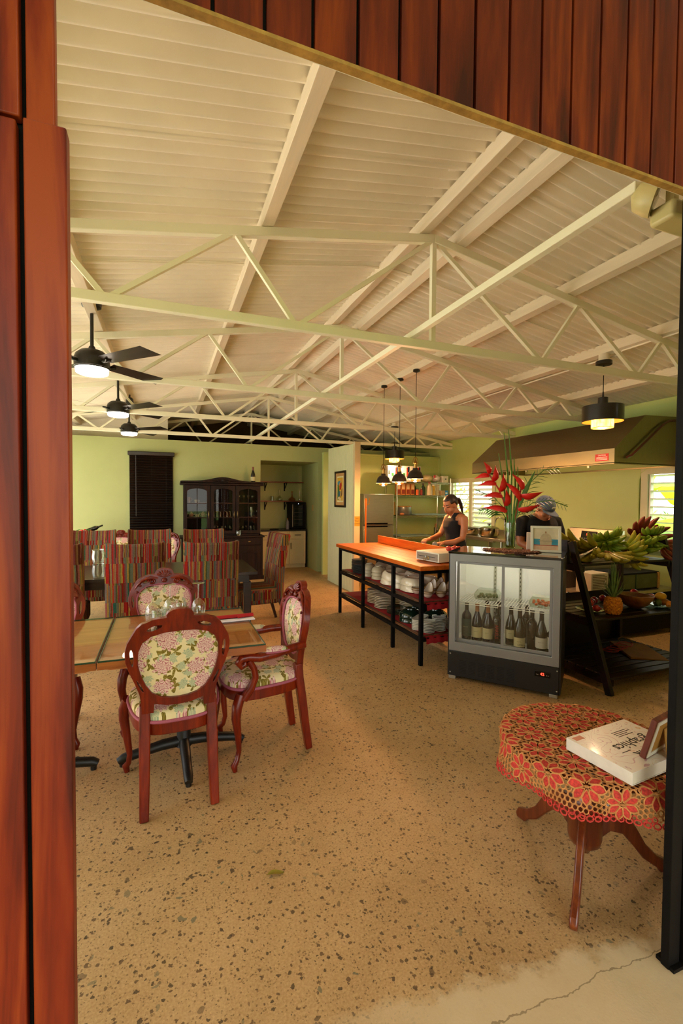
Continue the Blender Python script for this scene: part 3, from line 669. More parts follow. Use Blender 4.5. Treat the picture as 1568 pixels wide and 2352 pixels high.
# ---------------------------------------------------------------- blind
BLIND=wood('dark_blind_slat','#120a06','#22140c','#322014',.3,1,'X',spec=.55)
t=thing('window_blind','dark brown horizontal slat blind on the green back wall','blind',(-.228,9.2,0))
MB().box(-.395,.40,-.10,-.002,2.30,2.375).build('valance',BLIND,t,bevel=.012)
z=2.275
sm=MB().bar((-.365,0,0),(.365,0,0),.047,.0045,up=(0,.62,.78)).mesh('blind_slat'); k=0
while z>.80:
    obj('slat',sm if k==0 else sm,BLIND if k==0 else [],t,(0,-.045,z)); z-=.0465; k+=1
MB().box(-.365,.365,-.065,-.025,.765,.79).build('bottom_rail',BLIND,t,bevel=.004)
for x in (-.25,.0,.25): MB().box(x-.001,x+.001,-.071,-.070,.77,2.3).build('ladder_cord',BLIND,t)
MB().tube([(-.26,-.08,2.3),(-.26,-.082,1.2)],.004,6).build('tilt_wand',BLIND,t)
MB().box(-.37,.37,-.008,-.003,.76,2.3).build('window_board',BLACKM,t)

# ---------------------------------------------------------------- china cabinet
CAB=wood('dark_cabinet_wood','#0e0604','#1a0b06','#2c1309',.5,.8,'Z',spec=.25)
CABG=glassm('cabinet_glass','#e8e6dc',.02,.0,.45)
HANDLE=pm('dull_brass','#6e5a36',.35,.8)
t=thing('china_cabinet','dark carved wooden china cabinet with glazed doors against the back wall','cabinet',(1.01,9.19,0))
# local: x -.70...70, y -.5..0
MB().box(-.73,.73,-.49,0,.06,.80).build('lower_body',CAB,t,bevel=.004)
MB().box(-.75,.75,-.51,0,0,.07).build('plinth',CAB,t,bevel=.006)
MB().box(-.76,.76,-.52,0,.80,.835).build('ledge',CAB,t,bevel=.008)
MB().box(-.69,-.665,-.42,0,.835,1.80).box(.665,.69,-.42,0,.835,1.80).box(-.69,.69,-.02,0,.835,1.80).box(-.69,.69,-.42,0,.835,.86).build('upper_carcass',CAB,t)
for x in (-.235,.235): MB().box(x-.02,x+.02,-.40,-.02,.86,1.78).build('divider',CAB,t)
crown=[(-.75,1.80),(.75,1.80),(.75,1.845)]+[(.72-.02*i,1.85+.075*math.exp(-((.72-.02*i)/.27)**2)) for i in range(73)]+[(-.75,1.845)]
MB().prism(crown,-.46,-.36,'xz').box(-.75,.75,-.46,0,1.775,1.825).build('crown',CAB,t,bevel=.006)
cv=MB()
for s in (-1,1):
    cv.tube([(s*(.06+.05*(1-i/14)*cos(i*.7)),-.465,1.85+.035*(1-i/14)*sin(i*.7)) for i in range(13)],.008,6)
    cv.tube([(s*.1,-.465,1.845),(s*.2,-.465,1.855),(s*.32,-.465,1.832)],[.012,.01,.004],6)
cv.ball((0,-.465,1.862),.035,.012,.03,10,8).build('crown_carving',CAB,t,smooth=60)
def gdoor(x0,x1):
    dr=MB().plate([rect(x0,x1,.87,1.77),[(x0+.055,.93),(x1-.055,.93),(x1-.055,1.66),(x1-.09,1.69),((x0+x1)/2,1.715),(x0+.09,1.69),(x0+.055,1.66)]],-.445,-.42,'xz').build('door',CAB,t,bevel=.004)
    xm=(x0+x1)/2
    MB().box(xm-.006,xm+.006,-.438,-.428,.93,1.71).box(x0+.055,x1-.055,-.438,-.428,1.17,1.18).box(x0+.055,x1-.055,-.438,-.428,1.43,1.44).build('glazing_bar',CAB,dr)
    MB().box(x0+.05,x1-.05,-.431,-.428,.925,1.712).build('door_glass',CABG,dr,smooth=0)
    hx=x1-.025 if x0<-.1 else x0+.025
    MB().tube([(hx,-.45,1.17),(hx,-.47,1.2),(hx,-.47,1.26),(hx,-.45,1.29)],.007,6).ball((hx,-.45,1.23),.012,.004,.05,8,6).build('handle',HANDLE,dr,smooth=60)
for a,b in ((-.69,-.235),(-.225,.225),(.235,.69)): gdoor(a,b)
for z in (1.165,1.435): MB().box(-.66,.66,-.38,-.02,z,z+.014).build('shelf',wood('cabinet_shelf','#3a1408','#6a2a0e','#8a3c14',.4,.8,'X'),t)
for a,b in ((-.70,-.245),(-.235,.235),(.245,.70)):
    d=MB().box(a+.01,b-.01,-.505,-.49,.66,.785).build('drawer',CAB,t,bevel=.006); MB().ball(((a+b)/2,-.512,.722),.03,.01,.018,10,6).build('pull',HANDLE,d,smooth=60)
    d=MB().box(a+.01,b-.01,-.502,-.488,.09,.645).build('door',CAB,t,bevel=.006); xm=(a+b)/2; h=(b-a)/2-.07
    MB().plate([[(xm-h,.15),(xm+h,.15),(xm+h,.52),(xm+h*.4,.54),(xm,.58),(xm-h*.4,.54),(xm-h,.52)],[(xm-h+.03,.18),(xm+h-.03,.18),(xm+h-.03,.495),(xm+h*.35,.51),(xm,.545),(xm-h*.35,.51),(xm-h+.03,.495)]],-.515,-.50,'xz').build('raised_panel',CAB,d,bevel=.004)
# contents
PORC=pm('white_porcelain','#e2dccb',.25,vary=.05); PINKP=pm('pink_rose_porcelain','#c8a59a',.25,vary=.35,scale=40); AMB=glassm('amber_glass','#e8b030',.02,.1)
def cabpos(x,y,z): return (1.01+x,9.19+y,z)
stem=MB().lathe([(.0,0),(.03,.002),(.006,.008),(.005,.06),(.03,.09),(.034,.13),(.028,.15)],12); stem.f=stem.f[:-1]; stem.m=stem.m[:len(stem.f)]; stem=stem.mesh('stemmed_glass',60); stem.materials.append(CLEAR)
tumb=tumbler_mesh(.034,.11); tumb.materials.append(CLEAR); amb=tumbler_mesh(.034,.10); amb.materials.append(AMB)
ORD=['leftmost','second from left','third from left','fourth from left','fifth from left','rightmost']
def many(name,me,pts,label,cat,group):
    for k_,p in enumerate(pts):
        o=bpy.data.objects.new(name,me); COL.objects.link(o); o.location=p; tag(o,label+', '+('rightmost' if k_==len(pts)-1 else ORD[k_]),cat,group)
many('amber_glass',amb,[cabpos(-.155+.062*i,-.30+(.06*(i%2)),1.18) for i in range(6)],'amber glass in the row on the middle cabinet shelf','glass','amber glasses in the china cabinet')
many('tall_glass',tumb,[cabpos(-.15+.06*i,-.16,1.18) for i in range(6)],'tall clear glass behind the amber row in the cabinet','glass','tall glasses in the china cabinet')
many('stemmed_glass',stem,[cabpos(-.15+.075*i,-.25+.1*(i%2),.861) for i in range(5)],'clear stemmed glass on the cabinet floor behind the middle door','glass','stemmed glasses low in the china cabinet')
many('stemmed_glass',stem,[cabpos(.32+.085*i,-.25,1.45) for i in range(4)],'clear stemmed glass on the top shelf behind the right cabinet door','glass','stemmed glasses high in the china cabinet')
many('stemmed_glass',stem,[cabpos(.31+.075*i,-.2-.08*(i%2),.861) for i in range(5)],'clear stemmed glass on the cabinet floor behind the right door','glass','stemmed glasses behind the right cabinet door')
def teapot(loc,label):
    t=thing('teapot',label,'teapot',loc,group='rose teapots in the china cabinet')
    MB().lathe([(.0,0),(.03,.0),(.045,.03),(.04,.06),(.02,.075)],14).build('body',PINKP,t,smooth=60); MB().lathe([(.022,.075),(.012,.085),(.006,.09),(.009,.098),(0,.103)],10).build('lid',PINKP,t,smooth=60)
    MB().tube([(.04,0,.02),(.065,0,.035),(.07,0,.065)],[.01,.007,.005],6).build('spout',PORC,t,smooth=60); MB().tube([(-.038,0,.055),(-.065,0,.055),(-.065,0,.025),(-.042,0,.02)],.005,6).build('handle',PORC,t,smooth=60)
teapot(cabpos(-.56,-.25,1.197),'small rose teapot at the left behind the left cabinet door'); teapot(cabpos(-.34,-.25,1.197),'small rose teapot at the right behind the left cabinet door')
dish=MB().lathe([(0,0),(.04,.0),(.07,.012),(.068,.016),(.038,.006),(0,.005)],18).mesh('saucer',60); dish.materials.append(PORC)
many('saucer',dish,[cabpos(-.56,-.25,1.18),cabpos(-.34,-.25,1.18)],'white saucer under a small rose teapot','saucer','saucers in the china cabinet')
def cup(loc,label,m,group,h=.055):
    t=thing('cup',label,'cup',loc,group=group); q=MB().lathe([(0,0),(.022,0),(.034,h*.5),(.037,h),(.033,h),(.02,.008),(0,.008)],14); q.build('body',m,t,smooth=60); MB().tube([(.034,0,h*.8),(.055,0,h*.75),(.052,0,h*.35),(.03,0,h*.25)],.004,6).build('handle',m,t,smooth=60)
cup(cabpos(-.45,-.25,1.18),'pink rose cup between the two teapots',PINKP,'cups in the china cabinet'); cup(cabpos(-.60,-.25,1.45),'dark patterned jug like cup on the top left cabinet shelf',PINKP,'cups in the china cabinet',.10); cup(cabpos(-.47,-.25,1.45),'plain white cup on the top left cabinet shelf',PORC,'cups in the china cabinet')
t=thing('glass_pitcher','clear pitcher behind the right cabinet door','pitcher',cabpos(.56,-.22,1.18)); MB().lathe([(0,0),(.05,0),(.06,.1),(.055,.19),(.051,.19),(.055,.1),(.046,.01),(0,.01)],18).build('body',CLEAR,t,smooth=60); MB().tube([(.055,0,.16),(.1,0,.15),(.1,0,.07),(.06,0,.05)],.006,6).build('handle',CLEAR,t,smooth=60)
t=thing('glass_jar','squat clear glass jar on the cabinet ledge','jar',cabpos(.275,-.485,.8355)); MB().lathe([(0,0),(.045,0),(.055,.03),(.055,.07),(.048,.085),(.045,.085),(.05,.03),(.04,.006),(0,.006)],18).build('jar_body',CLEAR,t,smooth=60); MB().lathe([(.052,.085),(.052,.10),(.015,.106),(0,.106)],16).build('lid',CLEAR,t,smooth=60)
# ---------------------------------------------------------------- bottles
DGLASS=pm('dark_bottle_glass','#0f1410',.08,vary=.3,coat=.6); GGLASS=pm('olive_bottle_glass','#1f2410',.08,vary=.3,coat=.6); BGLASS=pm('blue_black_bottle','#10161e',.1,vary=.3,coat=.6)
LABELC=pm('cream_bottle_label','#d8cfa2',.6,vary=.06); LABELW=pm('white_bottle_label','#dcd8cc',.6,vary=.05); LABELT=pm('teal_bottle_label','#3f5a52',.6,vary=.08); INK=pm('label_ink','#3a3428',.7); REDINK=pm('red_lettering','#b0281c',.6)
CAPC=pm('copper_capsule','#b07a52',.4,.3); CAPD=pm('dark_capsule','#17171a',.4)
BORD=[(.0,0),(.036,.0),(.0375,.006),(.0375,.19),(.034,.205),(.02,.225),(.0145,.24),(.0138,.285),(.0155,.287),(.0155,.298),(.0,.3)]
BURG=[(.0,0),(.039,.0),(.0405,.006),(.0405,.13),(.036,.165),(.024,.205),(.0155,.235),(.014,.283),(.016,.285),(.016,.297),(.0,.3)]
def bottle(loc,label,shape,glass,lab,cap,rz=0,group=None,word=None,zl=(.045,.12),cat='bottle',tall=1.0,wordmat=None,vertical=False,size=.016):
    t=thing('wine_bottle',label,cat,loc,rz,group); pr=[(r,z*tall) for r,z in shape]
    MB().lathe(pr,20).build('bottle_glass',glass,t,smooth=60)
    r=pr[2][0]+.0006
    if lab:
        n=16; MB().grid(lambda u,v:(r*sin((u-.5)*3.6),-r*cos((u-.5)*3.6),zl[0]+v*(zl[1]-zl[0])),n,1).build('paper_label',lab,t,smooth=60)
    if cap: MB().lathe([(.0150 if shape is BORD else .0165,.236*tall),(.0150,.28*tall),(.0166,.284*tall),(.0166,.2985*tall),(0,.302*tall)],16).build('capsule',cap,t,smooth=60)
    if word=='~':
        zc=(zl[0]+zl[1])/2+.006; MB().tube([((i/30-.5)*size*2.2,-math.sqrt((r+.0006)**2-((i/30-.5)*size*2.2)**2),zc+size*.22*sin(i*1.15)*(1-.5*i/30)) for i in range(31)],.0006,4).build('script_mark',wordmat or INK,t)
    elif word:
        if vertical: text('lettering',word,size,wordmat or INK,t,(0,-r-.0012,.10),(0,R(90),0) if 0 else (R(90),R(90),0))
        else: text('lettering',word,size,wordmat or INK,t,(0,-r-.0012,(zl[0]+zl[1])/2+.008),(R(90),0,0))
    t.scale=(1.1,1.1,1.07); return t
bottle((1.60,8.98,1.826),'wine bottle with a cream label standing on top of the china cabinet',BURG,DGLASS,LABELC,pm('rust_capsule','#7a3a1a',.4),0)
# ---------------------------------------------------------------- niche with cupboard and shelves
CREAM=pm('cream_cupboard_paint','#d9c898',.45,vary=.03); BLKTOP=pm('black_worktop','#15130f',.25,vary=.2); REDSH=wood('red_brown_shelf','#4a1808','#74300f','#8e4318',.4,1,'X')
t=thing('base_cupboard','cream fitted cupboard with drawer under a black worktop in the niche','cupboard',(1.80,9.88,0))
MB().box(0,1.14,.02,.51,.08,.82).build('body',CREAM,t); MB().box(0,1.14,.05,.51,0,.08).build('toe_kick',CREAM,t)
MB().box(1.145,1.16,0,.51,0,.86).build('end_panel',BLACKM,t)
for i,(a,b) in enumerate(((.0,.38),(.38,.76),(.76,1.14))):
    d=MB().plate([rect(a+.006,b-.006,.64,.81),rect(a+.035,b-.035,.668,.782)],-.006,.02,'xz').box(a+.03,b-.03,.004,.02,.66,.79).build('drawer',CREAM,t,bevel=.002)
    MB().box((a+b)/2-.07,(a+b)/2+.07,-.03,-.02,.725,.737).build('handle',BLACKM,d)
    d=MB().plate([rect(a+.006,b-.006,.09,.63),rect(a+.04,b-.04,.125,.595)],-.006,.02,'xz').box(a+.035,b-.035,.004,.02,.12,.6).build('door',CREAM,t,bevel=.002)
    MB().box(a+.03,a+.042,-.03,-.02,.42,.56).build('handle',BLACKM,d)
tag(MB().box(1.80,2.965,9.86,10.39,.8205,.855).build('worktop',BLKTOP,bevel=.004),'black worktop on the cream niche cupboard','worktop')
for z,l in ((1.475,'lower'),(1.905,'upper')):
    t=thing('wall_shelf',l+' red brown wooden shelf on black brackets in the niche','shelf',(0,10.15,z),group='niche shelves')
    MB().box(1.80,2.96,0,.245,-.012,.012).build('shelf_board',REDSH,t,bevel=.003)
    for x in (2.12,2.575): MB().box(x-.012,x+.012,.01,.245,-.022,-.012).box(x-.012,x+.012,.235,.248,-.2,-.022).bar((x,.03,-.03),(x,.235,-.16),.014,.014).build('bracket',BLACKM,t)
def flask(x,z,h,r,label,tint):
    t=thing('glass_decanter',label,'decanter',(x,10.26,z),group='decanters on the niche shelf'); n=18
    MB().lathe([(0,0),(r*.8,0),(r,.02),(r*.85,h*.3),(r*.3,h*.5),(r*.22,h*.6),(r*.22,h),(r*.27,h),(r*.27,h+.004),(0,h+.004)],n).build('decanter_body',tint,t,smooth=60)
    MB().lathe([(r*.2,h),(r*.24,h+.02),(r*.3,h+.05),(0,h+.06)],12).build('stopper',tint,t,smooth=60)
flask(2.43,1.488,.20,.075,'round clear decanter with a long neck, middle of the niche shelf',CLEAR); flask(2.72,1.488,.16,.085,'squat decanter with a reddish stopper on the niche shelf',glassm('rosy_glass','#f0c9a8',.02,.12)); flask(2.90,1.488,.19,.04,'narrow decanter at the right end of the niche shelf',CLEAR)
o=bpy.data.objects.new('tumbler',tumb); COL.objects.link(o); o.location=(2.26,10.26,1.488); tag(o,'plain glass tumbler at the left of the niche shelf decanters','glass')
t=thing('wine_cooler','black countertop wine cooler with a tall glass door in the niche','wine cooler',(2.62,9.93,.855))
MB().box(0,.33,.02,.40,.012,.60).build('cabinet',BLACKM,t,bevel=.01); d=MB().plate([rect(.0,.33,.012,.60),rect(.06,.26,.07,.53)],-.006,.02,'xz').build('door',BLACKM,t,bevel=.004)
MB().box(.05,.27,.006,.012,.06,.54).build('door_glass',pm('smoky_door_glass','#1a1c16',.08),d); MB().box(.018,.03,-.03,-.008,.05,.55).build('handle',pm('brushed_steel','#a8a49a',.3,.9),d)
for i in range(5): MB().box(.065,.255,.002,.006,.13+.08*i,.136+.08*i).build('rack',pm('rack_wood','#4a3a24',.5),d)
MB().ball((.16,-.007,.565),.006,.003,.006,8,6).build('indicator',emis('blue_white_led','#cfe0ff',4),d)
for x in (.03,.30): MB().cyl(x,.06,0,.013,.015,8).cyl(x,.36,0,.013,.015,8).build('foot',BLACKM,t)
t=thing('spray_bottle','grey bottle beside the wine cooler on the black worktop','bottle',(2.545,9.98,.8555)); MB().lathe([(0,0),(.036,0),(.038,.01),(.038,.15),(.03,.18),(.014,.2),(.014,.215)],16).build('bottle_body',pm('grey_plastic','#8a8892',.4),t,smooth=60); MB().cyl(0,0,.213,.24,.012,12).build('cap',pm('orange_cap','#b07030',.4),t)
tag(MB().tube([(2.25+.1*cos(a),9.98+.05*sin(a),.862) for a in [2*PI*i/14 for i in range(14)]],.006,6,closed=True).build('cable_loop',BLACKM),'loop of black cable lying on the niche worktop','cable')

# ---------------------------------------------------------------- picture, note and broom at the partition
t=thing('framed_print','framed colourful poster print hanging on the pale plank partition','picture',(2.868,7.515,1.71))
fw,fh=.255,.315
MB().plate([rect(-fw,fw,-fh,fh),rect(-fw+.035,fw-.035,-fh+.035,fh-.035)],-.028,0,'yz').build('frame',wood('black_frame_wood','#0c0503','#1c0c06','#2a1409',.3,2,'Z'),t,bevel=.004)
MB().box(-.012,-.006,-fw+.03,fw-.03,-fh+.03,fh-.03).build('mat_board',pm('tan_mat','#b98a4e',.7),t)
pr=MB().box(-.014,-.0125,-.155,.155,-.225,.225).build('print',pm('print_paper','#d9cf9a',.7),t)
def patch(poly,col,k): MB().prism([(-y,z) for y,z in poly],-.0150-.0004*k,-.0142,'yz').build('printed_shape',pm('print_'+col[1:],col,.7),pr)
# seen from the left the picture's right-hand side is nearer: outlines given with +u to the viewer's right
patch([(-.13,-.2),(.135,-.2),(.135,.2),(-.13,.2)],'#c79a1e',0); patch([(-.12,.03),(-.02,.1),(.02,.13),(-.02,.15),(-.12,.13)],'#4a7f8c',1)
patch([(-.12,-.18),(-.04,-.19),(-.02,-.05),(-.05,.05),(-.12,.09)],'#3c6a1e',1); patch([(-.02,-.02),(.06,.0),(.09,.07),(.07,.12),(.0,.10),(-.03,.05)],'#a01f12',2); patch([(-.09,-.12),(.0,-.13),(.03,-.04),(-.06,-.03)],'#2f5a66',2)
patch([(.02,-.16),(.11,-.1),(.12,.02),(.08,.0),(.05,-.08)],'#6a4a20',2); patch([(.03,.12),(.07,.12),(.075,.16),(.04,.165)],'#c08a52',3); patch([(-.1,-.17),(.05,-.2),(.06,-.16),(-.08,-.13)],'#c7b08a',3)
t=thing('paper_note','mustard paper note with handwriting on the partition end post','note',(2.912,6.8745,1.18))
MB().box(-.047,.047,-.0012,0,-.08,.08).build('paper',pm('mustard_paper','#b38a20',.8),t)
for i,wd in enumerate(('Solo','Personal','autorizado')): text('handwriting',wd,.028 if i<1 else .022,INK,t,(0,-.0022,.045-.042*i),(R(90),0,0))
t=thing('broom','broom with a bright orange handle leaning by the steel fridge','broom',(3.2,7.18,0))
MB().tube([(0,0,.14),(.0,.0,1.50)],.014,8).build('handle',pm('orange_handle','#d96a0c',.4),t); MB().lathe([(.018,1.42),(.022,1.46),(.02,1.54),(.0,1.56)],10).build('grip',pm('orange_grip','#d0701c',.4),t,smooth=60)
MB().tube([(.0,0,1.44),(.05,-.01,1.45),(.06,-.01,1.5),(.065,-.01,1.57)],.007,6).build('hook',pm('brass_hook','#a9822c',.35,.6),t)
MB().prism([(-.13,0),(.13,0),(.09,.12),(.03,.15),(-.03,.15),(-.09,.12)],-.03,.03,'xz').build('bristles',pm('straw_bristle','#a98a4a',.9,vary=.3,scale=60),t)

# ---------------------------------------------------------------- kitchen back: fridge and wire rack
def brushed(name,col,rough,stretch,metal=1):
    t=NT(name); v=t.coords(stretch); f=t.noise(v,6,3,.6); c=lin(col)
    t.set(t.math('ADD',rough,t.math('MULTIPLY',f,.15)),metal,t.mix(f,tuple(x*.8 for x in c[:3])+(1,),tuple(min(1,x*1.15) for x in c[:3])+(1,))); t.bump(f,.04,.002); MATS[name]=t.m; return t.m
INOX=brushed('brushed_stainless','#b9b29c',.28,(1,1,14)); INOXH=brushed('hood_stainless','#8f8462',.30,(10,.6,1)); CHROME=pm('chrome_wire','#c9c7b8',.22,1,vary=.1); STEELP=pm('polished_steel','#c2bca8',.12,1,vary=.1)
t=thing('steel_fridge','tall stainless steel two door fridge beside the partition','fridge',(3.48,7.9,0))
MB().box(0,.63,.05,.68,.03,1.64).build('body',pm('fridge_side_grey','#8c8a80',.4,.3),t,bevel=.006)
for z0,z1 in ((.05,1.04),(1.055,1.635)): 
    d=MB().box(.002,.628,0,.045,z0,z1).build('door',INOX,t,bevel=.008); zc=z1-.02 if z0<.5 else z0+.02
    MB().box(.05,.5,.0,.03,zc-.012,zc+.012).build('recess_grip',BLACKM,d)
for x in (.05,.58): MB().cyl(x,.1,0,.03,.02,10).cyl(x,.62,0,.03,.02,10).build('foot',BLACKM,t)
t=thing('wire_rack','chrome wire shelving rack in the kitchen corner','rack',(4.20,7.95,0))
RW,RD=1.22,.48
for x in (0,RW):
    for y in (0,RD):
        p=MB().cyl(x,y,0,1.96,.0125,10).build('post',CHROME,t); MB().lathe([(.017,1.955),(.017,1.97),(0,1.975)],10,(x,y,0)).build('post_cap',CHROME,p)
for z in (.80,1.22,1.62,1.88):
    s=MB()
    for y in (0,RD): s.tube([(0,y,z),(RW,y,z)],.005,6).tube([(0,y,z-.035),(RW,y,z-.035)],.004,6)
    for x in (0,RW): s.tube([(x,0,z),(x,RD,z)],.005,6).tube([(x,0,z-.035),(x,RD,z-.035)],.004,6)
    n=30
    for i in range(n): # zig-zag wire along the front lip
        a=i/n*RW; s.bar((a,0,z if i%2 else z-.035),(a+RW/n,0,z-.035 if i%2 else z),.004,.004)
    sh=s.build('shelf_frame',CHROME,t); s=MB()
    for i in range(1,41): s.bar((i*RW/41,0,z+.003),(i*RW/41,RD,z+.003),.004,.004)
    s.build('shelf_wires',CHROME,sh)
def rk(x,y,z): return (4.20+x,7.95+y,z+.006)
def carton(name,x,y,z,sx,sy,sz,col,label,cat='box',bands=(),group=None,rz=0):
    t=thing(name,label,cat,rk(x,y,z),rz,group); MB().box(-sx/2,sx/2,-sy/2,sy/2,0,sz).build('carton',pm('carton_'+col[1:],col,.6),t,bevel=.004)
    for i,(z0,z1,c,a,b) in enumerate(bands): MB().box(-sx/2+a*sx,-sx/2+b*sx,-sy/2-.0012,-sy/2+.001,z0*sz,z1*sz).build('printed_panel',pm('print_'+c[1:],c,.6),t)
for i in range(3):
    carton('paper_towel_pack',-.05+.25*i,.2,1.88,.235,.26,.31,'#dcd6c6','white pack of kitchen towels, %s on the rack top'%('leftmost','middle one','rightmost of three')[i],'pack',((.45,.7,'#3f4a3a',.05,.2),(.35,.55,'#2f7a3a',.35,.55),(.3,.9,'#c4341c',.68,.85),(.6,.95,'#1c2c44',.78,.95)),'paper towel packs on the rack')
t=thing('plastic_bag','crumpled cream plastic bag beside the towel packs','bag',rk(.78,.2,1.88)); MB().ball((0,0,.085),.13,.12,.075,16,10,f=lambda d:1+.12*sin(9*d[0]+5*d[2])*cos(7*d[1])).build('bag_body',pm('cream_plastic','#d9c89a',.35,vary=.15,scale=20),t,smooth=60)
t=thing('plastic_bag','clear bag of white cups with a pointed top on the rack','bag',rk(.99,.2,1.88)); MB().ball((0,0,.085),.085,.12,.07,16,10,f=lambda d:1+.15*sin(8*d[0]+6*d[2])*cos(8*d[1])+.5*max(0,d[2]-.8)).build('bag_body',pm('pale_plastic','#d6cfc6',.25,vary=.2,scale=25),t,smooth=60); MB().ball((-.08,-.09,.12),.02,.015,.03,8,6).build('red_tie',pm('red_tie','#c22a30',.5),t)
carton('white_box',1.15,.15,1.88,.13,.15,.135,'#dedacb','white box with a dark bird mark at the right end of the rack top','box',((.45,.62,'#2a2a26',.4,.65),))
for i in range(4): carton('drink_carton',.09+.105*i,.14,1.62,.085,.08,.235,'#c07a3a','tall orange brown drink carton, %s in the row of four'%('first','second','third','last')[i],'carton',((.1,.45,'#7a2a14',.1,.9),(.5,.9,'#d9b98a',.15,.85)),'drink cartons on the rack')
def jar(name,x,y,z,r,h,col,label,cat='bottle',cap='#7a1c18',neck=.4):
    t=thing(name,label,cat,rk(x,y,z)); MB().lathe([(0,0),(r,0),(r,h*.62),(r*neck,h*.82),(r*neck,h*.9)],14).build('container',pm('cont_'+col[1:],col,.35),t,smooth=50); MB().lathe([(r*neck*1.15,h*.88),(r*neck*1.15,h),(0,h*1.01)],12).build('cap',pm('cap_'+cap[1:],cap,.4),t,smooth=50)
jar('spice_bottle',.52,.12,1.62,.035,.13,'#c85a1c','orange spice bottle right of the drink cartons',neck=.8,cap='#3a4a3a'); jar('sauce_bottle',.61,.12,1.62,.03,.15,'#8a2a1a','small dark red sauce bottle in the middle of the rack shelf',cap='#d8d0b0'); jar('olive_bottle',.55,.30,1.62,.04,.26,'#4a5428','dark olive pointed bottle at the back of the rack shelf',neck=.2,cap='#3a3a24')
jar('green_bottle',.70,.20,1.62,.045,.24,'#3f5a44','teal green bottle beside the white vinegar jug'); jar('vinegar_jug',.80,.12,1.62,.06,.27,'#cdbd94','cream jug with a red cap on the rack shelf',cap='#b01c1c'); jar('oil_container',.90,.14,1.62,.055,.22,'#c9a72c','yellow oil container next to the cream jug',neck=.8,cap='#d8d6c8')
t=thing('measuring_jug','tall translucent measuring jug with red marks on the rack','jug',rk(1.02,.2,1.62)); MB().lathe([(0,0),(.07,0),(.09,.235),(.085,.235),(.066,.006),(0,.006)],18).build('jug_body',pm('milky_plastic','#cfd0b0',.4),t,smooth=50)
for i in range(4): MB().box(-.03,.01,-.089,-.082,.06+.045*i,.064+.045*i).build('red_mark',REDINK,t)
carton('kraft_box',1.10,.12,1.62,.09,.1,.10,'#b59a72','small kraft box on the rack shelf'); carton('green_box',1.105,.30,1.62,.10,.1,.115,'#7fb52a','lime green packet box on the rack shelf','box',((.3,.7,'#d8e6b0',.2,.8),)); carton('blue_box',1.17,.12,1.62,.08,.1,.10,'#2a8ac2','blue tissue box at the right end of the rack shelf','box',((.3,.6,'#e0ecf2',.2,.8),))
t=thing('cooking_pot','grey pot with a wooden lid on the third rack shelf','pot',rk(.26,.2,1.22)); MB().lathe([(0,0),(.13,0),(.16,.03),(.15,.16),(0,.16)],20).build('pot_body',pm('grey_enamel','#7f857c',.3,.4),t,smooth=50); MB().cyl(0,0,.161,.18,.16,20).build('lid',wood('lid_wood','#6a4a1c','#a0782e','#b8904a',.5),t)
carton('wooden_box',.02,.33,1.22+.0,.14,.2,.26,'#a98a3c','small ochre wooden box behind the rack post')
t=thing('bread_roll','small brown bread roll on the third rack shelf','bread',rk(.13,.03,1.22)); MB().ball((0,0,.025),.05,.03,.025,12,8).build('crust',pm('crust','#b0703a',.6),t,smooth=80)
TRAYB=pm('pale_blue_tray','#8fb0a8',.4); 
t=thing('blue_tray','pale blue plastic tray on the third rack shelf','tray',rk(.72,.2,1.22)); MB().box(-.25,.45,-.17,.17,0,.012).build('tray_base',TRAYB,t,bevel=.004); MB().plate([rect(-.25,.45,-.17,.17),rect(-.24,.44,-.16,.16)],.01,.022,'xy').build('tray_rim',TRAYB,t)
t=thing('blue_tray','pale blue plastic tray on the lowest rack shelf','tray',rk(.45,.2,.80)); MB().box(-.35,.35,-.19,.19,0,.012).build('tray_base',TRAYB,t,bevel=.004); MB().plate([rect(-.35,.35,-.19,.19),rect(-.34,.34,-.18,.18)],.01,.022,'xy').build('tray_rim',TRAYB,t)
t=thing('utensil_holder','perforated steel cup of utensils on the lowest rack shelf','cup',rk(1.02,.2,.80)); MB().lathe([(0,0),(.05,0),(.05,.16),(.046,.16),(.046,.006),(0,.006)],16).build('cup',STEELP,t,smooth=50)
for i,(c,a) in enumerate((('#b02a2a',.2),('#3a6a5a',-.3),('#b02a2a',.9))): MB().tube([(.02*cos(a*4),.02*sin(a*4),.02),(.04*cos(a*4),.04*sin(a*4),.24)],.006,6).build('utensil_handle',pm('uh'+c[1:],c,.4),t)

# ---------------------------------------------------------------- sink run along the right wall
t=thing('sink_counter','stainless steel sink counter along the kitchen window wall','counter',(5.08,5.1,0))
MB().box(0,.61,0,2.8,.86,.90).build('worktop',INOX,t,bevel=.004); MB().box(.585,.61,0,2.8,.90,1.0).build('upstand',INOX,t)
for y in (.04,.95,1.9,2.76):
    for x in (.04,.56): MB().cyl(x,y,0,.86,.02,10).build('leg',CHROME,t)
MB().box(.03,.58,.03,2.77,.25,.27).build('lower_shelf',INOX,t)
MB().tube([(.50,1.42,.90),(.50,1.42,1.12),(.50,1.43,1.18),(.49,1.48,1.225),(.48,1.54,1.235),(.47,1.60,1.21),(.465,1.62,1.17),(.465,1.62,1.13)],.012,8).build('faucet',CHROME,t,smooth=60)
t=thing('splash_panel','sloping pale panel leaning at the end of the sink counter','panel',(5.5,8.25,.905)); MB().bar((0,-.3,.0),(0,.2,.32),.02,.42).build('panel_board',pm('pale_panel','#a9b29c',.4),t)
